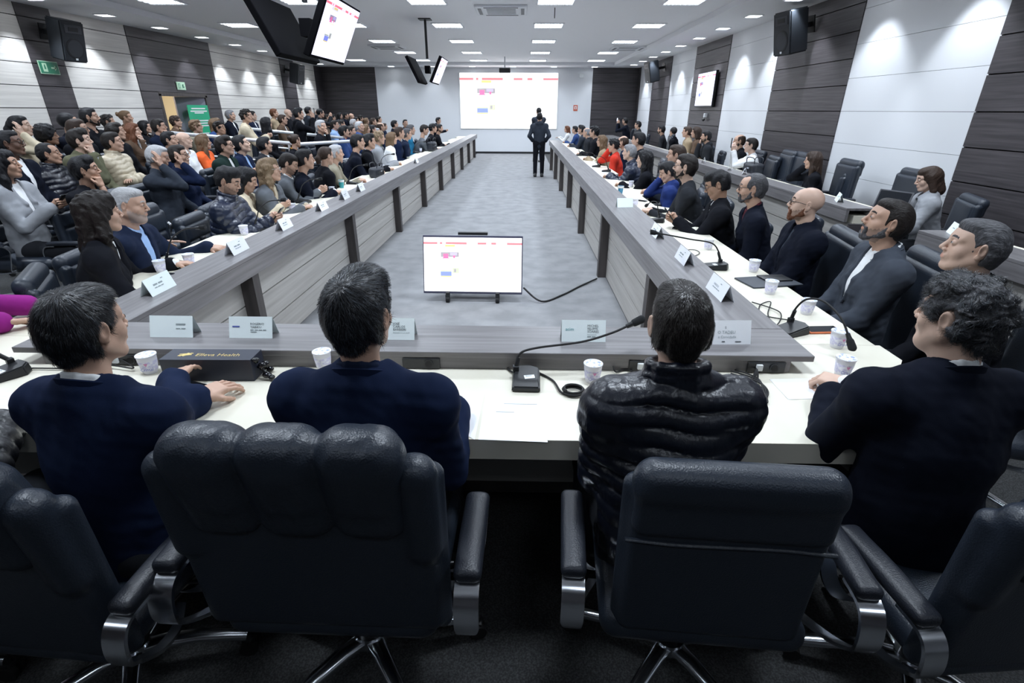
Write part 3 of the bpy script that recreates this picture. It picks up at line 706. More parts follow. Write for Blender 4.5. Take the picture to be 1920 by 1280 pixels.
def hair_field(style, h, seed=0, w=1.0):
    long = style in ('long', 'longback', 'bob', 'wavy')
    F = Field((-.17 if style in ('curly', 'afro') or long else -.11, -.22 if long or style == 'pony' else -.15, -.45 if style in ('long', 'longback', 'wavy') else (-.36 if style == 'pony' else -.19)), (.17 if style in ('curly', 'afro') or long else .11, .14, .18 if style == 'afro' else .155), h)
    t = {'short': .007, 'crop': .003, 'thick': .010, 'curly': .013, 'afro': .04, 'long': .012, 'longback': .012, 'wavy': .015, 'bob': .012, 'pony': .006, 'bun': .006, 'receding': .006, 'ring': .004, 'slick': .006, 'beanie': .014}.get(style, .007)
    F.ell((0, -.014 - t * .3, .030), ((.0745 + t * .75) * w, .094 + t, .084 + t), .01)
    if style in ('short', 'thick', 'curly', 'slick', 'crop', 'receding', 'ring'):
        F.cone((0, -.060, -.01), (0, -.056, -.050), .058 + t * .4, .050, .03)
        for s in (-1, 1): F.ell((s * .066 * w, -.03, -.015), (.014 + t * .4, .045, .05), .02)
    if style == 'thick': F.ell((0, .04, .095), (.055, .05, .035), .03)
    if long:
        zl = {'long': -.33, 'longback': -.36, 'wavy': -.30, 'bob': -.13}[style]
        F.cone((0, -.055, 0), (0, -.085, zl), .075, .07, .04)
        for s in (-1, 1):
            F.cone((s * .062, -.012, .02), (s * .080, -.025, -.12), .032, .032, .03)
            if style != 'bob': F.cone((s * .080, -.025, -.12), (s * .085, -.03, zl + .03), .035, .028, .03)
    if style == 'pony': F.cone((0, -.10, .03), (0, -.135, -.03), .03, .032, .02); F.cone((0, -.135, -.03), (0, -.12, -.30), .036, .018, .02)
    if style == 'bun': F.ell((0, -.115, .06), (.042, .035, .04), .01)
    if style not in ('ring', 'receding', 'beanie'): F.ell((0, .036, .078), ((.056 + t * .5) * w, .052, .030 + t), .02)
    # face opening
    up = {'receding': .035, 'slick': .0, 'ring': .02}.get(style, 0)
    F.ell((0, .137, -.060 + up * .6), (.087, .092, .122 + up), .010, 's')
    if style == 'receding':
        for s in (-1, 1): F.ell((s * .05, .075, .085), (.03, .05, .04), .01, 's')
    if style == 'ring': F.ell((0, .02, .115), (.062, .115, .085), .01, 's')
    if not long and style not in ('afro', 'beanie'):
        for s in (-1, 1):
            F.ell((s * .088, -.004, -.018), (.032, .024, .043), .006, 's')
            F.box((s * .07, .055, -.095), (.05, .075, .075), .01, .008, 's')
        F.plane((0, -.06, -.078), (0, .25, -1), .01)
    if style in ('curly', 'afro'): F.noise(.0035, 150, seed); F.noise(.004, 75, seed + 1)
    elif style == 'wavy': F.noise(.0040, 70, seed, (1, 1, .4)); F.noise(.0025, 140, seed + 2, (1, 1, .3))
    elif style == 'thick': F.noise(.0020, 75, seed, (1, 1, .45))
    elif style in ('long', 'longback'): F.noise(.0028, 90, seed, (1, 1, .15)); F.noise(.0016, 200, seed + 4, (1, 1, .08))
    else: F.noise(.0009, 110, seed, (1, .5, .8))
    return F
def beard_field(h, full=1):
    F = Field((-.09, -.03, -.16), (.09, .12, .0), h)
    for s in (-1, 1):
        F.cone((s * .060, .002, -.03), (s * .053, .006, -.060), .0115, .0170, .012)
        F.cone((s * .052, .004, -.060), (s * .022, .062, -.100), .0200, .0205, .015)
        F.cone((s * .024, .092, -.0555), (s * .005, .0985, -.049), .0045, .0058, .006)
        F.cone((s * .030, .080, -.060), (s * .024, .078, -.092), .009, .012, .008)
    F.ell((0, .068, -.102), (.025, .0225, .020 + .012 * (full > 1)), .012)
    F.noise(.0012, 160, 3); return F
def hand_field(h, curl=(.25, .35, .3), spread=.06, thumb=.3):
    """wrist at the origin, fingers along +y, back of the hand +z, thumb on +x"""
    F = Field((-.065, -.05, -.10), (.085, .215, .04), h)
    F.cone((0, -.05, 0), (0, .01, 0), .027, .026, .01, sq=((0, 0, 1), .78))
    F.box((0, .048, -.002), (.040, .046, .014), .013, .016)
    F.ell((.026, .035, -.010), (.020, .032, .015), .012)
    for i, (x, L, r) in enumerate([(.029, .92, .0092), (.010, 1.03, .0094), (-.0095, .97, .009), (-.0275, .78, .0082)]):
        a = 0; p = NX([x, .088 - abs(i - 1.2) * .004, 0.0]); yaw = (1.3 - i) * spread
        for j, ln in enumerate((.044 * L, .027 * L, .022 * L)):
            a += curl[j]; d = NX([math.sin(yaw) * math.cos(a), math.cos(yaw) * math.cos(a), -math.sin(a)]); q = p + d * ln
            F.cone(p, q, r * (1 - .07 * j), r * (.93 - .08 * j), .004); p = q
    F.cone((.028, .020, -.006), (.052, .052, -.016), .0135, .0115, .010)
    e = NX([.052, .052, -.016]); d1 = _n((.35 - thumb, .9, -.2 - thumb)); d2 = _n((.1 - thumb * 1.3, .9, -.3 - thumb))
    F.cone(e, e + d1 * .030, .0112, .0100, .004); F.cone(e + d1 * .030, e + d1 * .030 + d2 * .026, .0098, .0082, .004)
    return F
_hc = {}
def hand_mesh(h, kind, side):
    k = (round(h, 4), kind)
    if k not in _hc:
        cv = {'relax': ((.22, .35, .25), .07, .25), 'flat': ((.05, .1, .06), .06, .1), 'clasp': ((.75, 1.0, .55), .0, .5), 'hold': ((.55, .75, .45), .02, .55), 'fist': ((1.25, 1.45, .8), -.01, .75)}[kind]
        _hc[k] = hand_field(h, *cv).mesh()
    V, Q = _hc[k]
    if side > 0: return V, Q           # thumb on +x: a left hand palm down
    return V * NX([-1, 1, 1]), Q[:, ::-1]

def strands(V, Q, n, seed, L, curl=0.0, lift=.0035, wid=.0011, whorl=(0, -.045, .112), fwd=.0, spread=.3):
    """thin hair ribbons lying along the hair surface, head frame"""
    r = np.random.RandomState(seed); P = V[Q]; ctr = P.mean(1); nr = np.cross(P[:, 2] - P[:, 0], P[:, 3] - P[:, 1]); nr /= np.linalg.norm(nr, axis=1)[:, None] + 1e-9
    cen = NX([0, -.015, .02]); out = ctr - cen; nr *= np.sign((nr * out).sum(1))[:, None]
    i = r.randint(0, len(Q), n); w = r.dirichlet([1, 1, 1, 1], n)[:, :, None]; p = (P[i] * w).sum(1); nn = nr[i]
    d = p - NX(whorl); d[:, 2] -= .03; d[:, 1] += fwd
    d += r.randn(n, 3) * spread * np.linalg.norm(d, axis=1)[:, None]
    if curl:
        f = NX([np.sin(p[:, 0] * 90 + p[:, 2] * 50), np.sin(p[:, 1] * 80 + p[:, 0] * 60), np.sin(p[:, 2] * 85 + p[:, 1] * 40)]).T; d = d * .35 + f * .10
    d -= nn * (d * nn).sum(1)[:, None]; d /= np.linalg.norm(d, axis=1)[:, None] + 1e-9
    ln = L * r.uniform(.6, 1.3, n); sd = np.cross(d, nn); K = 4; pts = []
    ph = r.uniform(0, 6.28, n)
    for k in range(K + 1):
        t = k / K; q = p + d * (ln * t)[:, None] + nn * (lift * (math.sin(t * 2.6)) + .0006)[..., None] if 0 else p + d * (ln * t)[:, None] + nn * (lift * math.sin(t * 2.6) * r.uniform(.3, 1.6, n) + .0005 - 5.0 * (ln * t) ** 2)[:, None]
        if curl: q = q + sd * (curl * np.sin(ph + t * 5))[:, None] + nn * (curl * .8 * np.cos(ph + t * 5))[:, None]
        pts.append(q)
    VV = np.zeros((n, (K + 1) * 2, 3)); 
    for k in range(K + 1):
        ww = wid * (1 - .75 * k / K) * .5; VV[:, 2 * k] = pts[k] - sd * ww + nn * 0; VV[:, 2 * k + 1] = pts[k] + sd * ww
    b = (np.arange(n) * (K + 1) * 2)[:, None]
    QQ = np.concatenate([b + NX([2 * k, 2 * k + 1, 2 * k + 3, 2 * k + 2])[None] for k in range(K)]).astype(int)
    return VV.reshape(-1, 3), QQ, n
# ------------------------------------------------------------------ people
SK = {'a': (.50, .31, .225), 'b': (.40, .235, .16), 'c': (.28, .155, .10), 'd': (.13, .068, .045), 'p': (.58, .39, .30)}
HC = {'black': (.006, .006, .008), 'dark': (.011, .008, .007), 'brown': (.034, .020, .014), 'light': (.13, .08, .045), 'blonde': (.20, .14, .085), 'grey': (.16, .16, .17), 'silver': (.36, .36, .37), 'salt': (.055, .055, .06), 'auburn': (.13, .05, .025)}
def skinm(k): return mat('skin_' + k, SK[k], .48, bump=(420, .12, .001), var=(14, tuple(c * 1.10 + .01 for c in SK[k]), .35, .65))
def hairm(k):
    c = HC[k]; return mat('hair_' + k, c, .55, spec=.3, bump=((260, 60, 90), .9, .004), var=((340, 60, 60), tuple(min(1, v * (2.4 if k in ('salt', 'grey') else 1.5) + .002) for v in c), .45, .8))
def stubm(k, hc): 
    c = tuple(a * .52 + b * .38 for a, b in zip(SK[k], HC[hc])); return mat('stubble_' + k + hc, c, .6)
CL = {'navy': (.010, .020, .060), 'navy2': (.016, .026, .062), 'midnight': (.007, .010, .022), 'black': (.009, .010, .015), 'charcoal': (.030, .033, .040), 'grey': (.10, .11, .125), 'ltgrey': (.25, .26, .28), 'cream': (.52, .45, .33), 'white': (.72, .73, .74), 'blue': (.02, .05, .16), 'skyblue': (.28, .42, .68), 'orange': (.80, .13, .03), 'red': (.50, .03, .015), 'olive': (.10, .10, .06), 'tan': (.30, .23, .15), 'brown': (.09, .055, .035), 'teal': (.01, .13, .25), 'burgundy': (.10, .02, .03), 'mustard': (.50, .25, .04), 'dkgreen': (.015, .035, .03), 'pink': (.60, .36, .38), 'magenta': (.22, .01, .17), 'slate': (.045, .055, .075), 'khaki': (.22, .20, .15), 'royal': (.014, .032, .15), 'steel': (.040, .048, .064), 'jean': (.05, .08, .15)}
def clothm(k, puff=False):
    c = tuple(v * (.62 if k in ('black', 'midnight', 'charcoal', 'slate', 'navy', 'navy2', 'dkgreen') else 1) for v in CL[k])
    if puff: return mat('nylon_' + k, c, .34, bump=((60, 60, 22), .5, .005), spec=.6)
    return mat('cloth_' + k, c, .85, bump=((700, 700, 700), .35, .0012), var=(9, tuple(v * 1.22 + .002 for v in c), .35, .65), spec=.25 if max(c) > .05 else .10)
LOD = {0: (.0032, .0058, .010, .0030), 1: (.0042, .0085, .016, .0042), 2: (.0065, .012, .022, .0065), 3: (.0085, .016, .028, .009)}
def ik(a, b, l1, l2, pole):
    a, b, pole = NX(a), NX(b), NX(pole); d = b - a; L = np.linalg.norm(d)
    if L > (l1 + l2) * .995: b = a + d / L * (l1 + l2) * .995; d = b - a; L = np.linalg.norm(d)
    u = d / L; x = (l1 * l1 - l2 * l2 + L * L) / (2 * L); hgt = math.sqrt(max(l1 * l1 - x * x, 1e-6))
    p = pole - a; p = p - u * (p @ u); return a + u * x + _n(p) * hgt, b
PEOPLE = []
INFO = {}
def person(label, head, face, top, hair, skin='a', floor=0.0, lod=1, turn=0, pitch=0, roll=0, lean=.10, fem=0, fat=0, hands='desk', hk=None, outfit='suit', shirt='white', pants='charcoal', beard=None, stub=None, glasses=None, stand=False, group=None, hairw=1.0, tie=None, scale=1.0, headw=1.0, lap=False, reach=.0, deskz=.755, hand_targets=None, hand_world=None, strand=None, hscale=1.0, rolled=False, wide=0, pole_out=.25, gaze=(0, 0), legs=True, hood=None, jaw=1, cat='person'):
    """head = world position of the head centre; face = body direction in degrees from +y towards +x"""
    hh, hc, hl, hd = LOD[lod]
    head = Vector(head); hz = head.z - floor
    if stand: k = hz / 1.62; zp = .93 * k
    else: k = min(1.06, max(.88, (hz + .05) / 1.27)) * scale; zp = hz - .675 * k
    sw = ((.168 if fem else .185) + wide) * k
    fl = _n((0, lean + .001, .5)); tl = .485 * k
    P = NX([0, 0, zp]); N = P + NX([0, fl[1] * tl, fl[2] * tl]); Cc = P + (N - P) * .62; W = P + (N - P) * .30
    Hd = NX([0, N[1] + .035 + lean * .12, hz]) 
    root = Vector((head.x, head.y, floor)) - Matrix.Rotation(-rad(face), 3, 'Z') @ Vector((0, Hd[1], 0))
    up = _n(N - P); fw = NX([0, up[2], -up[1]]); rt = NX([1., 0, 0])
    Sh = [N + rt * s * sw - up * .045 * k + fw * (.0 + lean * .12) for s in (-1, 1)]
    if hand_world is not None: hand_targets = [Matrix.Rotation(rad(face), 3, 'Z') @ (Vector(q) - root) for q in hand_world]
    # arms
    L1, L2 = .285 * k, .255 * k; T = []
    for i, s in enumerate((-1, 1)):
        if hand_targets is not None: t = NX(hand_targets[i], float)
        elif hands == 'desk': t = NX([s * .07, Hd[1] + .27 + reach, deskz + .030])
        elif hands == 'apart': t = NX([s * .20, Hd[1] + .27 + reach, deskz + .030])
        elif hands == 'lap': t = NX([s * .06, .27, zp + .06])
        elif hands == 'thighs': t = NX([s * .13, .30, zp + .075])
        elif hands == 'chin': t = NX([.02, Hd[1] + .11, hz - .155]) if s > 0 else NX([-.05, .26, zp + .10])
        elif hands == 'cheek': t = NX([.09, Hd[1] + .07, hz - .10]) if s > 0 else NX([-.05, .26, zp + .10])
        elif hands == 'chinl': t = NX([-.02, Hd[1] + .11, hz - .155]) if s < 0 else NX([.05, .26, zp + .10])
        elif hands == 'crossed': t = NX([-s * .13, .17 + lean * .4, zp + .24])
        elif hands == 'phone': t = NX([s * .035, Hd[1] + .28 + reach, max(hz - .36, deskz + .06)])
        elif hands == 'photo': t = NX([s * .04, Hd[1] + .26, hz - .10])
        elif hands == 'side': t = NX([s * .22, .04, zp - .12])
        elif hands == 'pockets': t = NX([s * .17, .08, zp + .05])
        T.append(t)
    El = []; Wr = []
    for i, s in enumerate((-1, 1)):
        pole = Sh[i] + NX([s * pole_out, -.12 if not stand else -.3, -.5]); e, w_ = ik(Sh[i], T[i], L1, L2, pole); El.append(e); Wr.append(w_)
    hk = hk or {'desk': 'clasp', 'apart': 'relax', 'lap': 'clasp', 'thighs': 'relax', 'chin': 'fist', 'chinl': 'fist', 'cheek': 'relax', 'crossed': 'relax', 'phone': 'hold', 'photo': 'hold', 'side': 'relax', 'pockets': 'hold'}[hands]
    # hips and legs
    if stand: Hp = [NX([s * .085 * k, 0, zp - .02]) for s in (-1, 1)]; Kn = [NX([s * .10 * k, .02, zp * .53]) for s in (-1, 1)]; An = [NX([s * .10 * k, -.03, .08]) for s in (-1, 1)]
    else:
        Hp = [NX([s * .09 * k, .02, zp - .03]) for s in (-1, 1)]; Kn = [NX([s * .13 * k, .43 * k, zp - .03]) for s in (-1, 1)]; An = [NX([s * .13 * k, .42 * k, .08]) for s in (-1, 1)]
    dep = .70 + fat * .10; g = 1 + fat * .10 - fem * .06
    def torso(F, o, rib=None, kk=.05, bot=None):
        r = (fw, dep)
        F.cone(P if bot is None else P + up * bot, W, (.150 + fem * .008) * k * g + o, .138 * k * g + o, kk, sq=r, rib=rib); F.cone(W, Cc, .138 * k * g + o, .156 * k * g + o, kk, sq=r, rib=rib)
        F.cone(Cc, N - up * .075 * k, .156 * k * g + o, .128 * k + o, kk, sq=r, rib=rib)
        F.cone(Sh[0] * .9 + N * .1 - up * .01, Sh[1] * .9 + N * .1 - up * .01, .051 * k + o, .051 * k + o, kk)
        for i in (0, 1): F.cone(N + up * .020 - fw * .005, Sh[i] * .78 + N * .22, .050 * k + o, .048 * k + o, kk)
        for s in (-1, 1): F.ell(Cc + rt * s * .075 + fw * .045 * k + up * (.02 if not fem else -.015), (.075 + o, .065 + o + fem * .02, .075 + o), .05)
    def arms(F, o, rib=None, to=1.0, ro=0):
        for i in (0, 1):
            w_ = El[i] + (Wr[i] - El[i]) * to
            F.cone(Sh[i], El[i], .047 * k + o, .041 * k + o, .045, rib=rib); F.cone(El[i], w_, .041 * k + o, (.031 + .008 * (o > .006)) * k + o, .018, rib=rib)
            F.cone(Sh[i], Sh[i] * .6 + (P + up * .30) * .4, .045 * k + o, .06 * k + o, .06)
    fl_ = 1 if stand else 0
    lo = NX([-.42, -.30, min(zp - .2, .6 if not stand else .5)]); hi = NX([.42, .62, hz + .02])
    for q in (*El, *Wr, *Sh): lo = np.minimum(lo, q - .10); hi = np.maximum(hi, q + .10)
    if not legs: pass
    root_o = None
    # --- the body: head and neck, arms with hands, trunk and legs
    Rh = rotz(-rad(turn)) @ rotx(rad(pitch)) @ roty(rad(roll)); s_h = k * (.955 if fem else 1.0) * (1.0 if not stand else 1.0)
    s_h = min(1.0, max(.92, s_h * .98)) * hscale
    nk = Rh.T @ (N - up * .03 - fw * .005 - Hd) / s_h
    st = stub
    parts = [(xf(v, Rh, Hd, s_h), q, mi) for v, q, mi in head_parts(hh, stub=5 if (stub or beard) else None, fem=fem, fat=fat, w=headw, neck=tuple(nk), gaze=gaze)]
    F = Field((-.35, -.25, 0), (.35, .60, hz - .1), hl)
    for a in (lo, ): F = Field((min(lo[0], -.3), min(lo[1], -.25), -.01), (max(hi[0], .3), max(hi[1], .62 if not stand else .3), hz - .05), hl)
    torso(F, -.014, kk=.04); arms(F, -.010 if outfit != 'tee' else -.004)
    for i in (0, 1):
        F.cone(Hp[i], Kn[i], .078 * k, .052 * k, .02); F.cone(Kn[i], An[i], .050 * k, .034 * k, .02); F.cone(An[i], An[i] + NX([0, .14, -.045]), .036, .024, .02)
    v, q = F.mesh(); parts.append((v, q, 0))
    for i, s in enumerate((-1, 1)):
        d = _n(Wr[i] - El[i])
        if hands in ('desk', 'lap') : tgt = _n(NX([-s * .75, .75, -.05]) if hk == 'clasp' else NX([-s * .3, 1, -.05])); nrm = NX([-s * .25, 0, 1.])
        elif hands == 'apart': tgt = _n((-s * .2, 1, -.05)); nrm = NX([0, 0, 1.])
        elif hands in ('chin', 'chinl', 'cheek', 'photo'): tgt = _n((0, -.12 if hands != 'photo' else .15, 1)); nrm = NX([0, 1., .2]) if hands != 'photo' else NX([s * 1., .3, 0])
        elif hands == 'phone': tgt = _n((-s * .35, .9, .35)); nrm = NX([s * 1., .2, -.1])
        elif hands in ('side', 'pockets'): tgt = _n((0, .1, -1)); nrm = NX([s * 1., 0, 0])
        else: tgt = _n(d + NX([-s * .3, 0, -.1])); nrm = NX([0, 0, 1.])
        if (hands in ('chin', 'cheek') and s < 0) or (hands == 'chinl' and s > 0): tgt = _n((-s * .8, .6, -.1)); nrm = NX([0, .2, 1.])
        y = tgt; z = _n(nrm - y * (nrm @ y)); x = np.cross(y, z); R = np.stack([x, y, z], 1)
        V, Q = hand_mesh(hd, hk, -1 if s > 0 else 1)
        parts.append((xf(V, R, Wr[i] + d * .012, .91 * k * (.9 if fem else 1)), Q, 0))
    mats = [skinm(skin), hairm(hair[1] if hair else 'dark'), mat('lip_' + skin, tuple(a * b for a, b in zip(SK[skin], (.95, .74, .72))), .45), mat('eye_white', (.42, .40, .39), .3), mat('iris', (.012, .008, .006), .15), stubm(skin, (beard if beard and beard != 'long' else hair[1])) if (stub or beard) else skinm(skin)]
    body = make_mesh('person', parts, mats, label=label, cat=cat, group=group)
    body.location = root; body.rotation_euler = (0, 0, -rad(face))
    # --- hair
    if hair and hair[0] != 'bald':
        V, Q = hair_field(hair[0], hh * 1.25, len(PEOPLE), hairw * headw).mesh()
        hp = [(xf(V, Rh, Hd, s_h), Q, 0)]; hm = [hairm(hair[1])]
        if strand:
            g_ = HC[strand[1]]; hm.append(mat('strand_' + strand[1], tuple(c * 1.3 + .003 for c in g_), .38)); hm.append(mat('strand_light_' + strand[1], strand[2], .4))
            v2, q2, n2 = strands(V, Q, strand[0], 3, **strand[3]); rs = np.random.RandomState(5).rand(n2) < strand[4]
            hp.append((xf(v2, Rh, Hd, s_h), q2, np.where(np.tile(rs, 4), 2, 1)))
        make_mesh('hair' if hair[0] != 'beanie' else 'beanie', hp, hm, body)
    if beard: V, Q = beard_field(hh * 1.1, 2 if beard == 'long' else 1).mesh(); make_mesh('beard', [(xf(V, Rh, Hd, s_h), Q, 0)], [hairm(beard if beard != 'long' else hair[1] if hair[0] != 'bald' else 'auburn')], body)
    if glasses:
        mb = MB(); gm = M_blackp if glasses == 1 else mat('clear_frame', (.5, .48, .45), .2)
        for s in (-1, 1):
            mb.tube([(s * .033 + .023 * math.cos(a) * 1.0, .106 - .006 * abs(math.cos(a) * s + .3), .000 + .0175 * math.sin(a)) for a in [i * math.pi / 8 for i in range(16)]], .0021, gm, n=5, closed=True, up=(0, 1, 0))
            mb.tube([(s * .056, .100, .006), (s * .074, .05, .008), (s * .081, -.01, .004), (s * .080, -.028, -.008)], .0020, gm, n=5)
        mb.tube([(-.011, .108, .003), (0, .110, .006), (.011, .108, .003)], .002, gm, n=5)
        gl = mb.build('glasses', parent=body, smooth=60); gl.matrix_local = Matrix.Translation(Hd) @ Matrix(Rh.tolist()).to_4x4() @ Matrix.Scale(s_h, 4)
    # --- clothes
    puff = outfit == 'puffer'; rib = (.054, .014) if puff else None
    base = {'suit': .010, 'puffer': .022, 'sweater': .008, 'tee': .003, 'coat': .018, 'shirt': .004, 'hoodie': .014, 'blouse': .006}[outfit]
    F = Field(lo - .03, hi + .03, hc)
    torso(F, base, None, kk=.045 if not puff else .03)
    if puff:
        X, Y, Z = F.ax[0][:, None, None] - N[0], F.ax[1][None, :, None] - N[1], F.ax[2][None, None, :] - N[2]
        u_ = Y * up[1] + Z * up[2] + .012 * np.sin(X * 9) + .004 * np.sin(X * 31)
        F.f -= ((.019 if lod == 0 else .012) * (np.abs(np.sin(math.pi * (u_ + .010) / .054)) ** .42 - .68)).astype(np.float32) * (F.f < .06)
    arms(F, base + (.004 if outfit in ('suit', 'coat') else 0), rib if puff else None, to=.30 if outfit == 'tee' else (.55 if rolled else .93))
    if stand and outfit in ('coat',): F.cone(P - up * .35, P, .17, .17, .05, sq=(fw, dep + .1))
    if not stand and outfit in ('suit', 'coat', 'puffer', 'sweater', 'hoodie'): F.cone(P - NX([0, 0, .05]), P + up * .1, .165 * k + base, .155 * k + base, .04, sq=(fw, dep + .05))
    if outfit == 'hoodie' or hood: F.cone(N + rt * .06 - fw * .055 + up * .03, N - rt * .06 - fw * .055 + up * .03, .045, .045, .03); F.cone(N - fw * .06 + up * .02, N - fw * .085 - up * .07, .05, .03, .03)
    # neck opening
    nb = N + fw * .012
    F.cone(N - up * .02 + fw * .01, N + up * .15 + fw * .055, .058 * k if not fem else .055, .062 * k, .008, 's')
    col = None
    if outfit in ('suit', 'coat') or (outfit == 'blouse'):
        # lapel opening in front
        dpt = .26 if outfit != 'blouse' else .10
        a0 = N + up * .03 + fw * .10; 
        for t in np.linspace(0, 1, 16):
            F.ell(N - up * (dpt * t) * k + fw * (.12 * k + .02), (.050 * (1 - t) + .010, .10, .022), .012, 's')
        if outfit != 'blouse':
            for s in (-1, 1):   # lapels
                F.cone(N + rt * s * .060 * k + up * .008 + fw * .045, N + rt * s * .050 - up * .13 * k + fw * (.115 * k), .012, .020, .010); F.cone(N + rt * s * .050 - up * .13 * k + fw * (.115 * k), N + rt * s * .008 - up * .27 * k + fw * .125 * k, .018, .008, .010)
    if puff:
        for i in range(10):
            a1, a2 = [2 * math.pi * (i + j) / 10 for j in (0, 1)]
            for z in (.030, .058, .082): pt = lambda a: N + rt * math.cos(a) * .074 * k - fw * (math.sin(a) * .068 * k) + up * (z + .012 * math.sin(a)) ; F.cone(pt(a1), pt(a2), .016, .016, .006)
    if outfit in ('sweater', 'hoodie') or shirt == 'turtle':
        for i in range(10):
            a1, a2 = [2 * math.pi * (i + j) / 10 for j in (0, 1)]; pt = lambda a: N + rt * math.cos(a) * .062 * k - fw * (math.sin(a) * .054 * k) + up * (.028 + .012 * math.sin(a)); F.cone(pt(a1), pt(a2), .010, .010, .010)
    if lod <= 1:
        if puff: F.noise(.0016, 75, 5, (1, 1, .4))
        else: F.noise(.0032, 18, len(PEOPLE)); F.noise(.0018, 46, 7); F.noise(.0007, 90, 9)
    V, Q = F.mesh()
    nm = {'suit': 'jacket', 'puffer': 'puffer_jacket', 'sweater': 'sweater', 'tee': 't_shirt', 'coat': 'coat', 'shirt': 'shirt', 'hoodie': 'hoodie', 'blouse': 'blouse'}[outfit]
    jk = make_mesh(nm, [(V, Q, 0)], [clothm(top, puff)], body)
    if outfit in ('suit', 'coat'):
        mb = MB(); ca = []
        for i in range(25):
            a_ = rad(-52 + 284 * i / 24); bk = .5 + .5 * math.sin(a_)
            ca.append(N + rt * math.cos(a_) * (.074 + .006 * bk) * k * (1 if fem == 0 else .92) - fw * (math.sin(a_) * .066 * k - .012 * (1 - bk)) + up * (-.055 + .105 * bk ** .7))
        mb.sweep(ca, lambda u: [(-.0035, .026), (.0005, .028), (.0045, .024), (.019, -.026), (.014, -.030), (-.004, -.020)], side=None, up=tuple(up))
        mb.build('collar', clothm(top, puff), body, smooth=50)
    if outfit in ('suit', 'coat', 'blouse', 'puffer') and shirt:
        F = Field(N - NX([.24, .22, .33]), N + NX([.24, .28, .10]), hc * .9)
        torso(F, -.004, kk=.05)
        F.cone(N - up * .02 + fw * .006, N + up * .16 + fw * .05, .052 * k, .054 * k, .004, 's')
        for i in range(10):   # shirt collar
            a1, a2 = [2 * math.pi * (i + j) / 10 for j in (0, 1)]; pt = lambda a: N + rt * math.cos(a) * .0600 * k - fw * (math.sin(a) * .056 * k - .004) + up * (.056 + .028 * math.sin(a)); F.cone(pt(a1), pt(a2), .0065, .0065, .006); F.cone(pt(a1) - up * .014, pt(a2) - up * .014, .0085, .0085, .008)
        for i in (0, 1): F.put(N - .3, N + .3, lambda X, Y, Z: X * 0 + Y * 0 + Z * 0 + 1, 0)
        F.plane(N - up * .32, -up)
        V, Q = F.mesh(); make_mesh('shirt', [(V, Q, 0)], [clothm('white' if shirt == 'turtle' else shirt)], body)
        if outfit in ('suit', 'coat') and shirt and lod <= 1:
            F = Field(lo - .03, hi + .06, hd * 1.2)
            for i in (0, 1):
                d = _n(Wr[i] - El[i]); F.cone(Wr[i] - d * .03, Wr[i] + d * .006, .0345 * k, .0345 * k, 0)
            V, Q = F.mesh(); make_mesh('shirt_cuff', [(V, Q, 0)], [clothm(shirt if shirt != 'turtle' else 'white')], body)
    if tie:
        MB().prism([(-.010, .02), (.010, .02), (.024, -.20), (0, -.235), (-.024, -.20)], -.003, .003, clothm(tie), axis='y').build('tie', parent=body).matrix_local = Matrix.Translation(N + up * .0 + fw * .102 * k) @ Matrix.Rotation(-math.atan2(up[1], up[2]) - .12, 4, 'X')
    # --- trousers and shoes
    F = Field((-.30, -.22, .0), (.30, .62 if not stand else .22, zp + .22), hl)
    F.cone(P - rt * .05, P + rt * .05, .118 * k, .118 * k, .04)
    for i in (0, 1):
        F.cone(Hp[i], Kn[i], .092 * k, .067 * k, .025); F.cone(Kn[i], An[i] + NX([0, 0, .02]), .066 * k, .056 * k, .025)
    V, Q = F.mesh(); make_mesh('trousers', [(V, Q, 0)], [clothm(pants)], body)
    if 1:
        for i in (0, 1):
            F = Field(An[i] - NX([.08, .12, .085]), An[i] + NX([.08, .24, .06]), (.007, .010, .016, .020)[lod])
            F.box(An[i] + NX([0, .055, -.045]), (.046, .145, .035), .03, .02); F.cone(An[i] + NX([0, -.02, -.02]), An[i] + NX([0, -.01, .02]), .045, .042, .02)
            V, Q = F.mesh(); make_mesh('shoe', [(V, Q, 0)], [mat('shoe_black', (.012, .012, .013), .4)], body)
    PEOPLE.append(body)
    info = dict(root=root, face=face, P=P, N=N, Hd=Hd, Rh=Rh, s=s_h, Wr=Wr, El=El, zp=zp)
    INFO[label] = info
    return body, info
def wpt(info, p):
    """a point of the person's own frame in the room"""
    return Vector(info['root']) + Matrix.Rotation(-rad(info['face']), 3, 'Z') @ Vector(p)
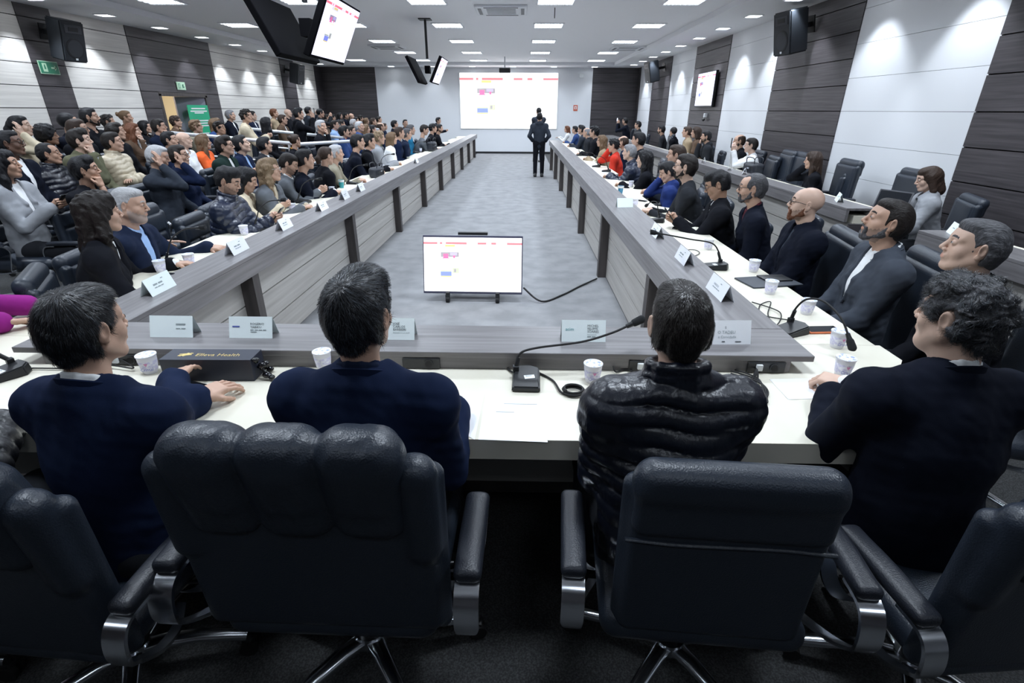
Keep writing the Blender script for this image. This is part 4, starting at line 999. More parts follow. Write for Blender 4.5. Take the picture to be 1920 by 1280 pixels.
# ------------------------------------------------------------------ chairs
def chair_proto(kind, h):
    """kind: 'plain' (mid back with a top roll), 'lobed' (high back, three headrest lobes), 'tall' (high back)"""
    t = empty('office_chair')
    mbk = {'plain': (.225, .970), 'lobed': (.285, 1.00), 'tall': (.27, 1.10)}[kind]
    Wd, top = mbk; tl = rad(-2 if kind == 'plain' else -4)
    base = NX([0, -.23, .47]); up = NX([0, math.sin(tl), math.cos(tl)]); fw = NX([0, math.cos(tl), -math.sin(tl)]); Hh = (top - .47) / math.cos(tl)
    R = np.stack([NX([1, 0, 0]), fw, up], 1)
    F = Field((-.36, -.48, .36), (.36, -.08, 1.2), h)
    cc = base + up * (Hh * .5)
    F.box(cc, (Wd, .030, Hh * .5), .028, .02, R=R)
    if kind == 'lobed':
        for s in (-1, 1): F.cone(base + up * Hh * .55 + NX([s * .262, 0, 0]) - fw * .012, base + up * (Hh - .02) + NX([s * .250, 0, 0]) - fw * .012, .030, .040, .03)
    if kind == 'tall': F.box(base + up * Hh * .48 + fw * .030, (Wd - .025, .032, Hh * .46), .030, .012, R=R)
    for i in (() if kind == 'tall' else (0, 1, 2)):   # padded front cushions
        F.box(base + up * (Hh * (.16 + .30 * i)) + fw * .030, (Wd - .03, .030, Hh * .145), .028, .012, R=R)
    for s in (-1, 1): F.cone(base + NX([s * (Wd - .012), 0, 0]) + fw * .02, base + up * (Hh - .06) + NX([s * (Wd - .012), 0, 0]) + fw * .03, .026, .030, .015)
    v, q = F.mesh(); parts = [(v, q, 0)]
    b = make_mesh('backrest', parts, [M_leather], t)
    F = Field((-.36, -.52, .76), (.36, -.12, 1.24), h)
    pt = base + up * Hh
    if kind == 'lobed':
        for i in (-1, 0, 1):
            c = pt + NX([i * .152, 0, 0]) - up * .055 - fw * .008; Rt = R @ rotx(rad(9))
            F.box(c, (.087, .062, .150), .060, .010, R=Rt); F.box(c + up * .03, (.078, .068, .10), .058, .012, R=Rt)
        F.noise(.0008, 120, 2, (1, 1, .3))
    else:
        F.cone(pt - NX([Wd - .045, 0, 0]) - up * .012 - fw * .004, pt + NX([Wd - .045, 0, 0]) - up * .012 - fw * .004, .048, .048, .01)
        F.box(pt - up * .085 - fw * .004, (Wd - .002, .040, .075), .030, .025, R=R)
    v, q = F.mesh(); make_mesh('headrest', [(v, q, 0)], [M_leather], t)
    if kind == 'plain':
        MB().tube(spline([base + up * (Hh - .175) - fw * .031 + NX([x, 0, .004 * math.sin(x * 20)]) for x in (-.235, -.12, 0, .12, .235)], 4), .006, M_leather, n=6).build('seam', parent=b, smooth=60)
    F = Field((-.34, -.28, .36), (.34, .34, .58), h * 1.3)
    F.box((0, .01, .455), (.265, .26, .050), .045, .02); F.box((0, .03, .488), (.215, .215, .030), .03, .02); F.cone((-.2, .25, .46), (.2, .25, .46), .045, .045, .03)
    v, q = F.mesh(); make_mesh('seat', [(v, q, 0)], [M_leather], t)
    for s in (-1, 1):
        a = empty('armrest'); a.parent = t
        F = Field((s * .345 - .06, -.33, .60), (s * .345 + .06, .09, .73), h * .8)
        F.box((s * .345, -.12, .668), (.032, .150, .020), .018, .01); F.ell((s * .345, -.12, .678), (.028, .14, .018), .01)
        v, q = F.mesh(); make_mesh('arm_pad', [(v, q, 0)], [M_leather2], a)
        flat = [(.024, .004), (-.024, .004), (-.024, -.004), (.024, -.004)]
        x = s * .345
        MB().sweep(spline([(x, -.02, .650), (x, .045, .648), (x, .085, .61), (x * .99, .07, .54), (x * .95, .03, .44), (x * .80, .0, .402), (x * .3, 0, .40)], 6), flat, M_chrome, side=(1, 0, 0)).build('arm_frame', parent=a, smooth=50)
        MB().sweep(spline([(x, -.20, .650), (x, -.270, .645), (x, -.300, .610), (x, -.305, .545), (x * .98, -.275, .50), (x * .97, -.21, .445), (x * .90, -.12, .405), (x * .78, -.04, .40)], 6), lambda u: [(.028 - .014 * min(1, max(0, (u - .4) * 6)), .005), (-.028 + .014 * min(1, max(0, (u - .4) * 6)), .005), (-.028 + .014 * min(1, max(0, (u - .4) * 6)), -.005), (.028 - .014 * min(1, max(0, (u - .4) * 6)), -.005)], M_chrome, side=(1, 0, 0)).build('arm_frame', parent=a, smooth=50)
    MB().box((0, 0, .385), (.13, .12, .022), M_blackp, bev=.01).cyl((0, 0, .25), (0, 0, .38), .022, m=M_chrome).cyl((0, 0, .12), (0, 0, .26), .030, m=M_blackp).tube([(.1, .02, .38), (.22, .05, .375), (.26, .06, .37)], .006, M_blackp).build('gas_column', parent=t, smooth=40)
    MB().cyl((0, 0, .085), (0, 0, .135), .048, m=M_chrome, n=24).build('hub', parent=t, smooth=40)
    for i in range(5):
        a = 2 * math.pi * i / 5 + .3; d = Vector((math.cos(a), math.sin(a), 0))
        l = MB().sweep([d * r + Vector((0, 0, z)) for r, z in ((.02, .112), (.10, .122), (.20, .115), (.28, .095), (.335, .078))], lambda u: [(x * (1 - .35 * u), y) for x, y in ((.026, -.012), (.026, .004), (.014, .013), (-.014, .013), (-.026, .004), (-.026, -.012))], M_chrome).build('leg', parent=t, smooth=50)
        c = d * .335; n_ = Vector((-d.y, d.x, 0))
        MB().cyl(c + n_ * .008 + Vector((0, 0, .028)), c + n_ * .028 + Vector((0, 0, .028)), .027, m=M_rubber, n=16).cyl(c - n_ * .008 + Vector((0, 0, .028)), c - n_ * .028 + Vector((0, 0, .028)), .027, m=M_rubber, n=16).cyl(c + Vector((0, 0, .03)), c + Vector((0, 0, .08)), .012, m=M_rubber, n=10).box(c + Vector((0, 0, .052)), (.018, .018, .010), M_blackp, bev=.004).build('caster', parent=l, smooth=40)
    return t
CH = {}
def chair(kind, x, y, face, label, floor=0.0, zs=1.0, group='black leather office chairs', h=.012):
    k = (kind, h)
    if k not in CH: o = CH[k] = chair_proto(kind, h)
    else: o = copy_tree(CH[k])
    o.location = (x, y, floor); o.rotation_euler = (0, 0, -rad(face)); o.scale = (1, 1, zs)
    return prop(o, label, 'chair', group)
# ------------------------------------------------------------------ who sits where
def PP(label, px, py, face, top, hair, x=None, z=None, y=None, ch='plain', chlabel=None, chback=0.0, chface=None, **kw):
    q = at(px, py, x=x, y=y, z=z)
    fl = kw.get('floor', 0.0)
    b, i = person(label, q, face, top, hair, **kw)
    if ch:
        r = i['root']; cf = face if chface is None else chface; s = min(1.08, max(.86, (i['zp'] - .085) / .49))
        chair(ch, r.x - math.sin(rad(cf)) * chback, r.y - math.cos(rad(cf)) * chback, cf, chlabel or ('chair under ' + label), floor=fl, zs=s)
    return b, i
# --- head table, seen from behind
def front(label, px, py, z, face, top, hair, hw, **kw):
    q = at(px, py, z=z)
    k = min(1.06, max(.88, (q.z + .05) / 1.27)); lean = kw.get('lean', .1)
    hdy = None
    return person(label, q, face, top, hair, hand_world=hw, lod=0, hscale=.96, **kw)
b1, i1 = front('man with wet looking black hair in a navy suit at the head table', 160, 612, 1.18, 8, 'navy', ('slick', 'black'), [at(372, 745, z=.80), at(325, 712, z=.83)], turn=8, lean=.05, outfit='suit', skin='a', hk='relax', pole_out=.10, wide=-.005, strand=(9000, 'black', (.06, .07, .085), dict(L=.030, spread=.10, whorl=(.01, -.06, .105), fwd=-.01), .12))
b2, i2 = front('man with greying combed hair in a navy jacket beside the black box', 675, 588, 1.215, 2, 'navy', ('thick', 'black'), [(-.60, 1.50, .785), (-.22, 1.50, .785)], turn=12, lean=.04, outfit='suit', shirt='navy2', skin='a', hk='clasp', pole_out=.06, strand=(9000, 'black', (.11, .115, .13), dict(L=.030, spread=.18, lift=.0035, whorl=(.0, -.075, .09), fwd=.02), .30))
b3, i3 = front('man with short black hair in a shiny black puffer jacket', 1273, 606, 1.19, -3, 'midnight', ('short', 'dark'), [(.30, 1.50, .785), (.52, 1.52, .785)], turn=2, lean=.04, outfit='puffer', shirt='black', skin='p', hk='clasp', pole_out=.06, wide=-.006, hairw=.965, headw=1.02, strand=(9000, 'dark', (.05, .045, .04), dict(L=.018, spread=.12, lift=.002, whorl=(-.01, -.055, .10)), .25))
b4, i4 = front('man with curly greying hair in a black suit at the head table', 1798, 592, 1.19, 0, 'midnight', ('curly', 'salt'), [at(1562, 738, z=.79), at(1590, 722, z=.80)], turn=-24, lean=.05, fat=1, outfit='suit', skin='p', hk='clasp', wide=.01, strand=(9000, 'black', (.15, .15, .16), dict(L=.030, spread=.3, lift=.004, curl=.004), .33))
b5, i5 = person('person at the left picture edge, only hands and sleeve at the head table', (-1.76, 1.08, 1.24), 5, 'black', ('short', 'dark'), lod=1, hand_world=[(-1.98, 1.45, .785), at(-2, 800, z=.785)], outfit='puffer', shirt='black', hk='relax')
chair('lobed', -.485, 1.16, 1, 'high black leather chair with three lobed headrest in the foreground', zs=1.02, h=.006).scale.x = 1.07
chair('plain', .50, 1.16, 4, 'black leather chair with plain rolled top behind the puffer jacket', h=.0061)
chair('lobed', -1.24, 1.10, 4, 'black leather chair in the dark bottom left corner', zs=.97, h=.006)
chair('lobed', 1.26, 1.12, -5, 'black leather chair in the bottom right corner behind the curly haired man', zs=.96, h=.006)
chair('plain', -1.98, 1.02, 8, 'black leather chair at the far left of the head table, mostly out of frame', h=.0061)
# --- right row, first
R1 = dict(chback=.03)
PP('grey templed man in a black jacket looking up, behind the curly haired man', 1828, 462, -72, 'black', ('crop', 'salt'), x=1.86, ch='tall', lod=0, turn=8, pitch=8, hands='lap', outfit='suit', shirt='black', skin='p', **R1)
PP('bearded man with short dark hair in a grey blazer and open white shirt', 1664, 415, -80, 'steel', ('crop', 'dark'), x=1.86, ch='tall', lod=0, turn=10, pitch=14, hands='lap', outfit='suit', beard='salt', lean=-.04, **R1)
PP('bald man with glasses and ginger goatee in a long dark coat', 1512, 382, -80, 'midnight', ('bald', 'brown'), x=1.84, ch='tall', lod=0, turn=14, pitch=8, hands='lap', outfit='coat', shirt='slate', beard='long', glasses=1, skin='p', lean=-.03, **R1)
PP('grey haired man with glasses and beard in burgundy sweater under a navy blazer', 1410, 352, -76, 'midnight', ('receding', 'salt'), x=1.78, ch='tall', lod=0, turn=4, hands='lap', outfit='suit', shirt='burgundy', beard='salt', glasses=1, **R1)
PP('man with glasses in a dark suit looking down at a phone', 1344, 345, -78, 'black', ('thick', 'black'), x=1.64, lod=0, turn=2, pitch=-24, hands='phone', outfit='suit', glasses=1, skin='b', **R1)
PP('bearded man with glasses in a dark zip jacket with clasped hands on the desk', 1285, 312, -78, 'charcoal', ('short', 'dark'), x=1.56, lod=1, turn=10, pitch=4, hands='desk', outfit='shirt', beard='dark', glasses=1, skin='p', **R1)
PP('young man in a bright navy jacket resting his brow on his hand', 1252, 322, -76, 'royal', ('thick', 'black'), x=1.70, lod=1, turn=-6, pitch=-22, hands='cheek', outfit='hoodie', shirt=None, **R1)
PP('dark haired man in grey half hidden behind the man in the bright navy jacket', 1268, 290, -80, 'slate', ('short', 'brown'), x=1.85, lod=1, turn=10, hands='desk', outfit='sweater', shirt=None, **R1)
PP('woman with very long black hair in black clothes in the right row', 1208, 298, -76, 'black', ('long', 'black'), x=1.62, lod=1, turn=14, fem=1, hands='desk', outfit='sweater', shirt=None, skin='p', **R1)
PP('grey haired man in a dark padded jacket leaning on the desk', 1180, 285, -76, 'navy2', ('short', 'grey'), x=1.60, lod=1, turn=10, hands='desk', outfit='puffer', skin='p', lean=.2, **R1)
PP('man with balding black hair seated behind the grey haired man', 1197, 262, -80, 'black', ('short', 'black'), x=1.85, lod=2, turn=20, hands='lap', outfit='sweater', shirt=None, **R1)
PP('dark haired person in a red top with hand at the mouth', 1150, 272, -78, 'red', ('curly', 'black'), x=1.62, lod=1, turn=4, pitch=-8, hands='cheek', outfit='sweater', shirt=None, **R1)
PP('bald man partly hidden between the red top and the grey haired man', 1168, 266, -80, 'navy2', ('ring', 'brown'), x=1.88, lod=2, turn=20, hands='lap', outfit='sweater', shirt=None, **R1)
PP('woman with streaked long hair in a beige jacket', 1128, 264, -78, 'tan', ('long', 'light'), x=1.62, lod=2, turn=10, fem=1, hands='desk', outfit='suit', lean=.16, **R1)
PP('dark haired man with a white collar next to the beige jacket woman', 1114, 247, -78, 'black', ('curly', 'black'), x=1.62, lod=2, turn=10, hands='desk', outfit='suit', **R1)
PP('bald man in a dark suit in the far part of the right row', 1100, 248, -78, 'charcoal', ('ring', 'grey'), x=1.64, lod=2, turn=10, hands='lap', outfit='suit', **R1)
PP('dark haired man in a dark grey jacket beside the far bald man', 1090, 243, -78, 'slate', ('thick', 'black'), x=1.64, lod=2, turn=10, hands='desk', outfit='suit', **R1)
PP('man in a blue jacket near the far end of the right row', 1078, 243, -78, 'blue', ('short', 'black'), x=1.64, lod=3, turn=10, hands='desk', outfit='sweater', shirt=None, **R1)
PP('red blond woman in white reaching over the far end of the right counter', 1063, 242, -78, 'white', ('bob', 'auburn'), x=1.62, lod=3, turn=-10, fem=1, hands='apart', outfit='sweater', shirt=None, **R1)
# --- right row, second
R2 = dict(chback=.0)
PP('woman with brown ponytail in a light grey coat typing on a laptop', 1740, 335, -68, 'ltgrey', ('bob', 'brown'), x=3.92, lod=0, turn=-4, pitch=-14, fem=1, hands='apart', outfit='coat', shirt='black', skin='p', ch='tall', **R2)
PP('woman with dark hair in black resting her face on her hands', 1524, 300, -70, 'black', ('long', 'brown'), x=3.92, lod=1, turn=20, pitch=-4, fem=1, hands='cheek', outfit='sweater', shirt=None, ch='tall', **R2)
PP('man in a white sweater holding up a phone to take a picture', 1408, 272, -80, 'white', ('short', 'dark'), x=3.8, lod=1, turn=10, hands='photo', outfit='sweater', shirt=None, ch='tall', skin='p', **R2)
PP('balding bearded man in black behind the man with the raised phone', 1386, 264, -84, 'black', ('ring', 'brown'), x=3.98, lod=1, turn=6, hands='lap', outfit='sweater', shirt=None, beard='dark', ch='tall', **R2)
PP('bearded man in a dark hooded jacket with hand at his mouth, rear right row', 1324, 256, -80, 'charcoal', ('short', 'black'), x=3.9, lod=1, turn=6, hands='chin', outfit='hoodie', shirt=None, beard='dark', **R2)
PP('brown haired person half hidden between two men in the rear right row', 1305, 248, -80, 'brown', ('bob', 'brown'), x=3.95, lod=2, turn=10, fem=1, hands='lap', outfit='sweater', shirt=None, **R2)
PP('man in a light tan coat leaning back in the rear right row', 1288, 247, -80, 'tan', ('short', 'brown'), x=3.9, lod=2, turn=10, hands='lap', outfit='coat', **R2)
PP('person with a black cap turned away beside an empty chair, rear right row', 1262, 247, -60, 'black', ('beanie', 'black'), x=4.0, lod=2, turn=30, hands='lap', outfit='sweater', shirt=None, ch='tall', **R2)
PP('bearded man in a dark grey shirt in the rear right row', 1240, 243, -76, 'charcoal', ('short', 'black'), x=3.9, lod=2, turn=20, hands='lap', outfit='shirt', beard='dark', **R2)
PP('man with glasses in black at the far end of the rear right row', 1196, 234, -80, 'charcoal', ('short', 'black'), x=3.9, lod=2, turn=10, hands='lap', outfit='sweater', shirt=None, glasses=1, **R2)
PP('person holding up a glowing tablet at the far end of the rear right row', 1172, 227, -60, 'midnight', ('short', 'black'), x=3.8, lod=2, turn=10, hands='photo', outfit='sweater', shirt=None, floor=.0, **R2)
for (px, py, kd, lb) in ((1560, 322, 'tall', 'empty tall black chair behind the rear right counter, next to the dark haired woman'), (1478, 300, 'tall', 'empty tall black chair beyond the dark haired woman resting her face'), (1456, 292, 'tall', 'empty narrow looking black chair behind the handbag'), (1672, 345, 'tall', 'empty tall black chair behind the open laptop')):
    q = at(px, py, x=4.12); chair(kd, 4.0, q.y - .1, -84, lb)
q = at(1250, 262, x=3.9); chair('tall', 3.75, q.y, -84, 'empty grey looking chair between the black cap and the bearded man')
# --- left row along the counter
L1 = dict(chback=.0)
PP('woman with long wavy dark hair in a black jacket seen from behind at the left counter', 187, 398, 58, 'black', ('wavy', 'dark'), x=-2.36, lod=0, turn=-18, fem=1, hands='apart', outfit='suit', **L1)
PP('silver haired man in a blue suit and light blue shirt at the left counter', 243, 383, 80, 'navy2', ('crop', 'silver'), x=-2.50, lod=0, turn=-8, pitch=-6, hands='desk', hand_world=[at(392, 464, z=.775), at(330, 450, z=.78)], outfit='suit', shirt='skyblue', hk='flat', fat=1, stub=1, **L1)
PP('man with black hair and mustard scarf in a padded navy jacket looking at his phone', 428, 338, 84, 'navy2', ('thick', 'black'), x=-2.46, lod=0, turn=4, pitch=-22, hands='phone', outfit='puffer', shirt='mustard', stub=1, **L1)
PP('woman in cream half hidden behind the man with the mustard scarf', 462, 336, 80, 'cream', ('long', 'black'), x=-2.66, lod=1, turn=0, pitch=-20, fem=1, hands='phone', outfit='sweater', shirt=None, **L1)
PP('blonde woman with clear glasses in a grey blazer and striped scarf', 506, 318, 84, 'grey', ('wavy', 'blonde'), x=-2.50, lod=0, turn=-14, pitch=3, fem=1, hands='desk', outfit='suit', shirt='cream', glasses=2, **L1)
PP('man in a grey blazer looking down beside the blonde woman', 542, 306, 80, 'grey', ('short', 'dark'), x=-2.66, lod=1, turn=0, pitch=-24, hands='phone', outfit='suit', stub=1, **L1)
PP('dark haired man in a black jacket and white collar with one arm along the desk', 572, 298, 72, 'midnight', ('short', 'black'), x=-2.52, lod=1, turn=-14, hands='desk', outfit='suit', lean=.22, **L1)
PP('woman with long brown ponytail in black seen from behind at the left counter', 611, 292, 50, 'black', ('pony', 'brown'), x=-2.46, lod=1, turn=-18, fem=1, hands='lap', outfit='sweater', shirt=None, **L1)
PP('grey haired old man in a khaki jacket beside the ponytail woman', 630, 287, 78, 'khaki', ('short', 'silver'), x=-2.56, lod=1, turn=-20, hands='desk', outfit='shirt', **L1)
PP('man with short black hair in a black jacket with clasped hands, left counter', 671, 266, 76, 'midnight', ('short', 'black'), x=-2.6, lod=1, turn=-14, hands='desk', outfit='suit', lean=.2, **L1)
PP('second man in black just behind the one with clasped hands, left counter', 692, 265, 78, 'black', ('thick', 'black'), x=-2.52, lod=1, turn=-14, hands='desk', outfit='suit', **L1)
PP('blond curly woman in a pale grey denim coat at the left counter', 711, 258, 78, 'ltgrey', ('curly', 'blonde'), x=-2.6, lod=2, turn=-14, fem=1, hands='desk', outfit='coat', **L1)
PP('short haired woman in a white coat at the left counter', 735, 259, 78, 'white', ('bob', 'light'), x=-2.52, lod=2, turn=-20, fem=1, hands='lap', outfit='coat', **L1)
PP('man in a navy jacket beside the woman in the white coat', 749, 249, 78, 'navy', ('short', 'brown'), x=-2.6, lod=2, turn=-14, hands='lap', outfit='suit', **L1)
PP('grey templed man in a dark suit further along the left counter', 763, 251, 78, 'navy2', ('short', 'salt'), x=-2.55, lod=2, turn=-14, hands='lap', outfit='suit', **L1)
PP('man in a petrol blue jacket further along the left counter', 770, 243, 78, 'teal', ('short', 'salt'), x=-2.75, lod=2, turn=-10, hands='lap', outfit='suit', **L1)
PP('man in a grey sweater leaning on the far part of the left counter', 796, 243, 78, 'grey', ('short', 'dark'), x=-2.45, lod=2, turn=0, pitch=-14, hands='desk', outfit='sweater', shirt=None, lean=.3, **L1)
PP('dark haired person in black leaning behind the man in the grey sweater', 812, 240, 78, 'black', ('curly', 'black'), x=-2.5, lod=3, turn=0, hands='desk', outfit='sweater', shirt=None, lean=.2, **L1)
PP('bearded man in black near the far end of the left counter', 824, 241, 80, 'black', ('short', 'black'), x=-2.35, lod=3, turn=4, hands='desk', outfit='sweater', shirt=None, beard='dark', lean=.2, **L1)
person('person in a magenta jacket at the left picture edge with only the sleeve showing', (-2.78, 2.02, 1.16), 70, 'magenta', ('long', 'dark'), lod=2, fem=1, hand_world=[(-2.30, 2.42, .775), (-2.32, 2.22, .775)], outfit='suit', hk='relax')
chair('plain', -2.90, 2.05, 76, 'black chair of the person in magenta at the left edge')
chair('tall', -2.72, 2.62, 66, 'large empty black leather chair at the left edge beside the long haired woman')
q = at(338, 390, x=-2.75); chair('plain', -2.75, q.y - .1, 84, 'empty black leather chair between the silver haired man and the mustard scarf man')
q = at(660, 290, x=-2.75); chair('plain', -2.78, q.y, 80, 'empty black chair beside the grey haired old man in khaki')
q = at(250, 345, x=-3.6); chair('plain', -3.62, q.y, 80, 'empty rounded chair back behind the silver haired man')
# --- people standing
def tier(x): return .32 if x < -6.45 else (.22 if x < -5.45 else (.11 if x < -4.45 else 0))
def ST(label, px, py, face, top, hair, x=None, y=None, z=None, **kw):
    q = at(px, py, x=x, y=y, z=z); return person(label, q, face, top, hair, stand=True, floor=tier(q.x), **kw)
ST('person in a black hooded jacket standing with the back to us in the open floor', 1012, 219, 2, 'slate', ('short', 'black'), y=15.1, lod=1, turn=6, hands='pockets', outfit='hoodie', shirt=None, pants='black', lean=.0)
ST('person in a grey hooded jacket and jeans standing beyond the one in black', 1010, 209, -20, 'slate', ('beanie', 'black'), y=19.4, lod=2, hands='phone', outfit='hoodie', shirt=None, pants='jean', lean=0)
ST('person in a long cream coat and black scarf leaning on the handrail', 462, 217, 70, 'cream', ('curly', 'dark'), x=-5.0, lod=1, turn=10, hands='phone', outfit='coat', shirt='black', lean=.12, pants='black')
ST('person in a black hoodie with white hood lining filming with raised hands', 560, 213, 60, 'black', ('thick', 'black'), x=-4.6, lod=1, hands='photo', outfit='hoodie', shirt=None, pants='black', lean=0)
ST('camera operator in a patterned dark shirt on the left', 578, 208, 40, 'slate', ('short', 'black'), x=-6.0, lod=2, hands='photo', outfit='shirt', pants='black', lean=0)
ST('person with a black cap beside the camera operator', 601, 212, 60, 'charcoal', ('beanie', 'black'), x=-5.6, lod=2, hands='photo', outfit='sweater', shirt=None, pants='black', lean=0)
ST('person all in black crouched against the far wall beside the projection', 822, 226, 100, 'midnight', ('thick', 'black'), x=-3.2, lod=3, hands='phone', outfit='hoodie', shirt=None, pants='black', lean=.1)
# --- left audience rows
tops = ['black', 'charcoal', 'navy2', 'midnight', 'slate', 'navy']
def AU(label, px, py, x, top, hair, **kw):
    while at(px, py, x=x).y > 21.6: x *= .97
    fl = tier(x)
    kw.setdefault('lod', 2); kw.setdefault('hands', 'lap'); kw.setdefault('outfit', 'suit'); kw.setdefault('turn', -22); kw.setdefault('pitch', 4)
    kw.setdefault('lean', -.02)
    return PP(label, px, py, kw.pop('face', 84), top, hair, x=x, floor=fl, **kw)
AU('young man with faded black hair in a black t-shirt with hand on his chin', 160, 318, -3.9, 'black', ('thick', 'black'), outfit='tee', hands='chin', shirt=None, skin='b', lod=1)
AU('woman in a pale denim jacket and white top at the left edge holding a phone', 8, 308, -4.4, 'ltgrey', ('long', 'black'), fem=1, hands='phone', skin='b', lod=1)
AU('balding man in a dark vest resting his face on his hand', 296, 293, -3.9, 'slate', ('crop', 'silver'), outfit='sweater', hands='cheek', shirt=None, pitch=-12, lod=1)
AU('woman with glasses in a dark blue sweater with arm raised to her hair', 335, 291, -3.9, 'navy', ('short', 'dark'), fem=1, outfit='sweater', hands='cheek', shirt=None, glasses=1, lod=1, turn=-10)
AU('bald man in a white sweater in the left audience', 345, 262, -5.0, 'white', ('bald', 'brown'), outfit='sweater', shirt=None, lod=1, skin='p')
AU('woman with brown hair in a bright orange top', 382, 266, -5.0, 'orange', ('wavy', 'light'), fem=1, outfit='sweater', shirt=None, lod=1, turn=-40)
AU('man with glasses in a dark green jacket in the left audience', 421, 273, -3.9, 'dkgreen', ('thick', 'dark'), outfit='coat', hands='phone', glasses=1, lod=1, turn=-12)
AU('man in a navy suit and light shirt with head tilted back', 452, 270, -3.9, 'navy', ('short', 'black'), lod=1, pitch=14, skin='p', shirt='skyblue')
AU('dark haired man in a dark suit turned to the screen, left audience', 496, 271, -3.9, 'charcoal', ('short', 'black'), lod=1, turn=-40)
AU('person with brown bun and mustard collar turned away', 553, 264, -3.9, 'black', ('bun', 'brown'), fem=1, outfit='suit', shirt='mustard', lod=1, turn=-55)
AU('man with white cap talking into his hand in black clothes', 602, 237, -3.9, 'black', ('short', 'silver'), outfit='sweater', hands='chin', shirt=None, lod=1, turn=20)
AU('dark skinned man with glasses in a dark suit and white shirt', 18, 268, -5.0, 'midnight', ('crop', 'black'), glasses=1, skin='d', lod=1)
AU('balding dark haired man in a padded jacket over a light blue shirt', 92, 288, -5.0, 'midnight', ('receding', 'black'), outfit='puffer', shirt='skyblue', skin='b', lod=1)
AU('man in an olive coat and white sweater with hand near his chin', 150, 263, -5.0, 'olive', ('thick', 'dark'), outfit='coat', hands='chin', skin='p', lod=1)
AU('man in a beige shearling jacket with crossed arms', 211, 266, -5.0, 'cream', ('short', 'dark'), outfit='puffer', shirt='tan', hands='crossed', lod=1)
AU('person with cropped hair behind the balding man with hand on face', 318, 262, -5.0, 'navy', ('short', 'black'), turn=-10)
AU('woman with blond hair in a blue coat behind the handrail', 405, 233, -6.0, 'blue', ('wavy', 'light'), fem=1, outfit='coat')
AU('person in a cream coat with hand over the face at the left wall', 38, 236, -6.0, 'cream', ('pony', 'black'), fem=1, outfit='sweater', hands='cheek', shirt=None, skin='p', lod=1)
AU('person with voluminous black hair in the left audience', 90, 254, -6.0, 'black', ('afro', 'black'), outfit='sweater', shirt=None, skin='c')
AU('person with a black cap at the dark wall band', 130, 230, -6.0, 'midnight', ('beanie', 'black'), outfit='sweater', shirt=None, skin='b')
AU('man with glasses and short hair below the black cap', 146, 242, -5.5, 'black', ('short', 'brown'), glasses=1, outfit='sweater', shirt=None)
AU('bearded man in black with short dark hair at the left wall', 168, 219, -6.0, 'black', ('short', 'black'), outfit='sweater', shirt=None, beard='dark', lod=1)
AU('woman with dark curly ponytail at the left wall', 203, 228, -7.0, 'black', ('curly', 'dark'), fem=1, outfit='sweater', shirt=None)
AU('woman with light brown pinned hair at the left wall', 236, 220, -7.0, 'brown', ('bun', 'light'), fem=1, outfit='sweater', shirt=None, skin='b')
AU('auburn long haired woman holding her hand at her mouth', 250, 245, -6.0, 'brown', ('long', 'auburn'), fem=1, outfit='suit', hands='chin', skin='p', lod=1)
AU('dark haired woman in front of the auburn haired woman', 218, 246, -5.5, 'black', ('long', 'dark'), fem=1, outfit='sweater', shirt=None)
AU('man in a dark navy shirt with a hand on his chin near the door', 298, 237, -6.0, 'navy2', ('short', 'dark'), outfit='shirt', hands='chin', lod=1)
AU('short haired woman near the doorway', 272, 238, -7.0, 'black', ('bob', 'black'), fem=1, outfit='sweater', shirt=None)
AU('person with brown curly hair in front of the doorway', 330, 228, -7.0, 'brown', ('curly', 'brown'), outfit='sweater', shirt=None)
AU('person with light brown hair under the green poster', 368, 237, -6.0, 'khaki', ('curly', 'light'), outfit='sweater', shirt=None)
AU('dark skinned person right of the green poster', 412, 240, -5.5, 'navy', ('curly', 'dark'), outfit='sweater', shirt=None, skin='b', turn=10)
AU('grey haired man in a dark suit standing out against the pale wall', 432, 216, -7.0, 'midnight', ('short', 'grey'), shirt='white')
AU('man in a suit next to the cream coat person', 473, 217, -7.0, 'navy2', ('short', 'dark'), skin='p')
AU('woman with very long black hair leaning over the handrail', 500, 232, -5.0, 'black', ('longback', 'black'), fem=1, outfit='sweater', shirt=None, turn=-60)
AU('person with brown jacket behind the long haired woman', 530, 224, -6.0, 'brown', ('short', 'brown'), outfit='coat')
AU('reddish haired person at the pale wall', 514, 212, -7.0, 'tan', ('short', 'auburn'), outfit='sweater', shirt=None)
AU('bald man at the pale wall', 540, 212, -7.0, 'black', ('bald', 'brown'), outfit='sweater', shirt=None, skin='p')

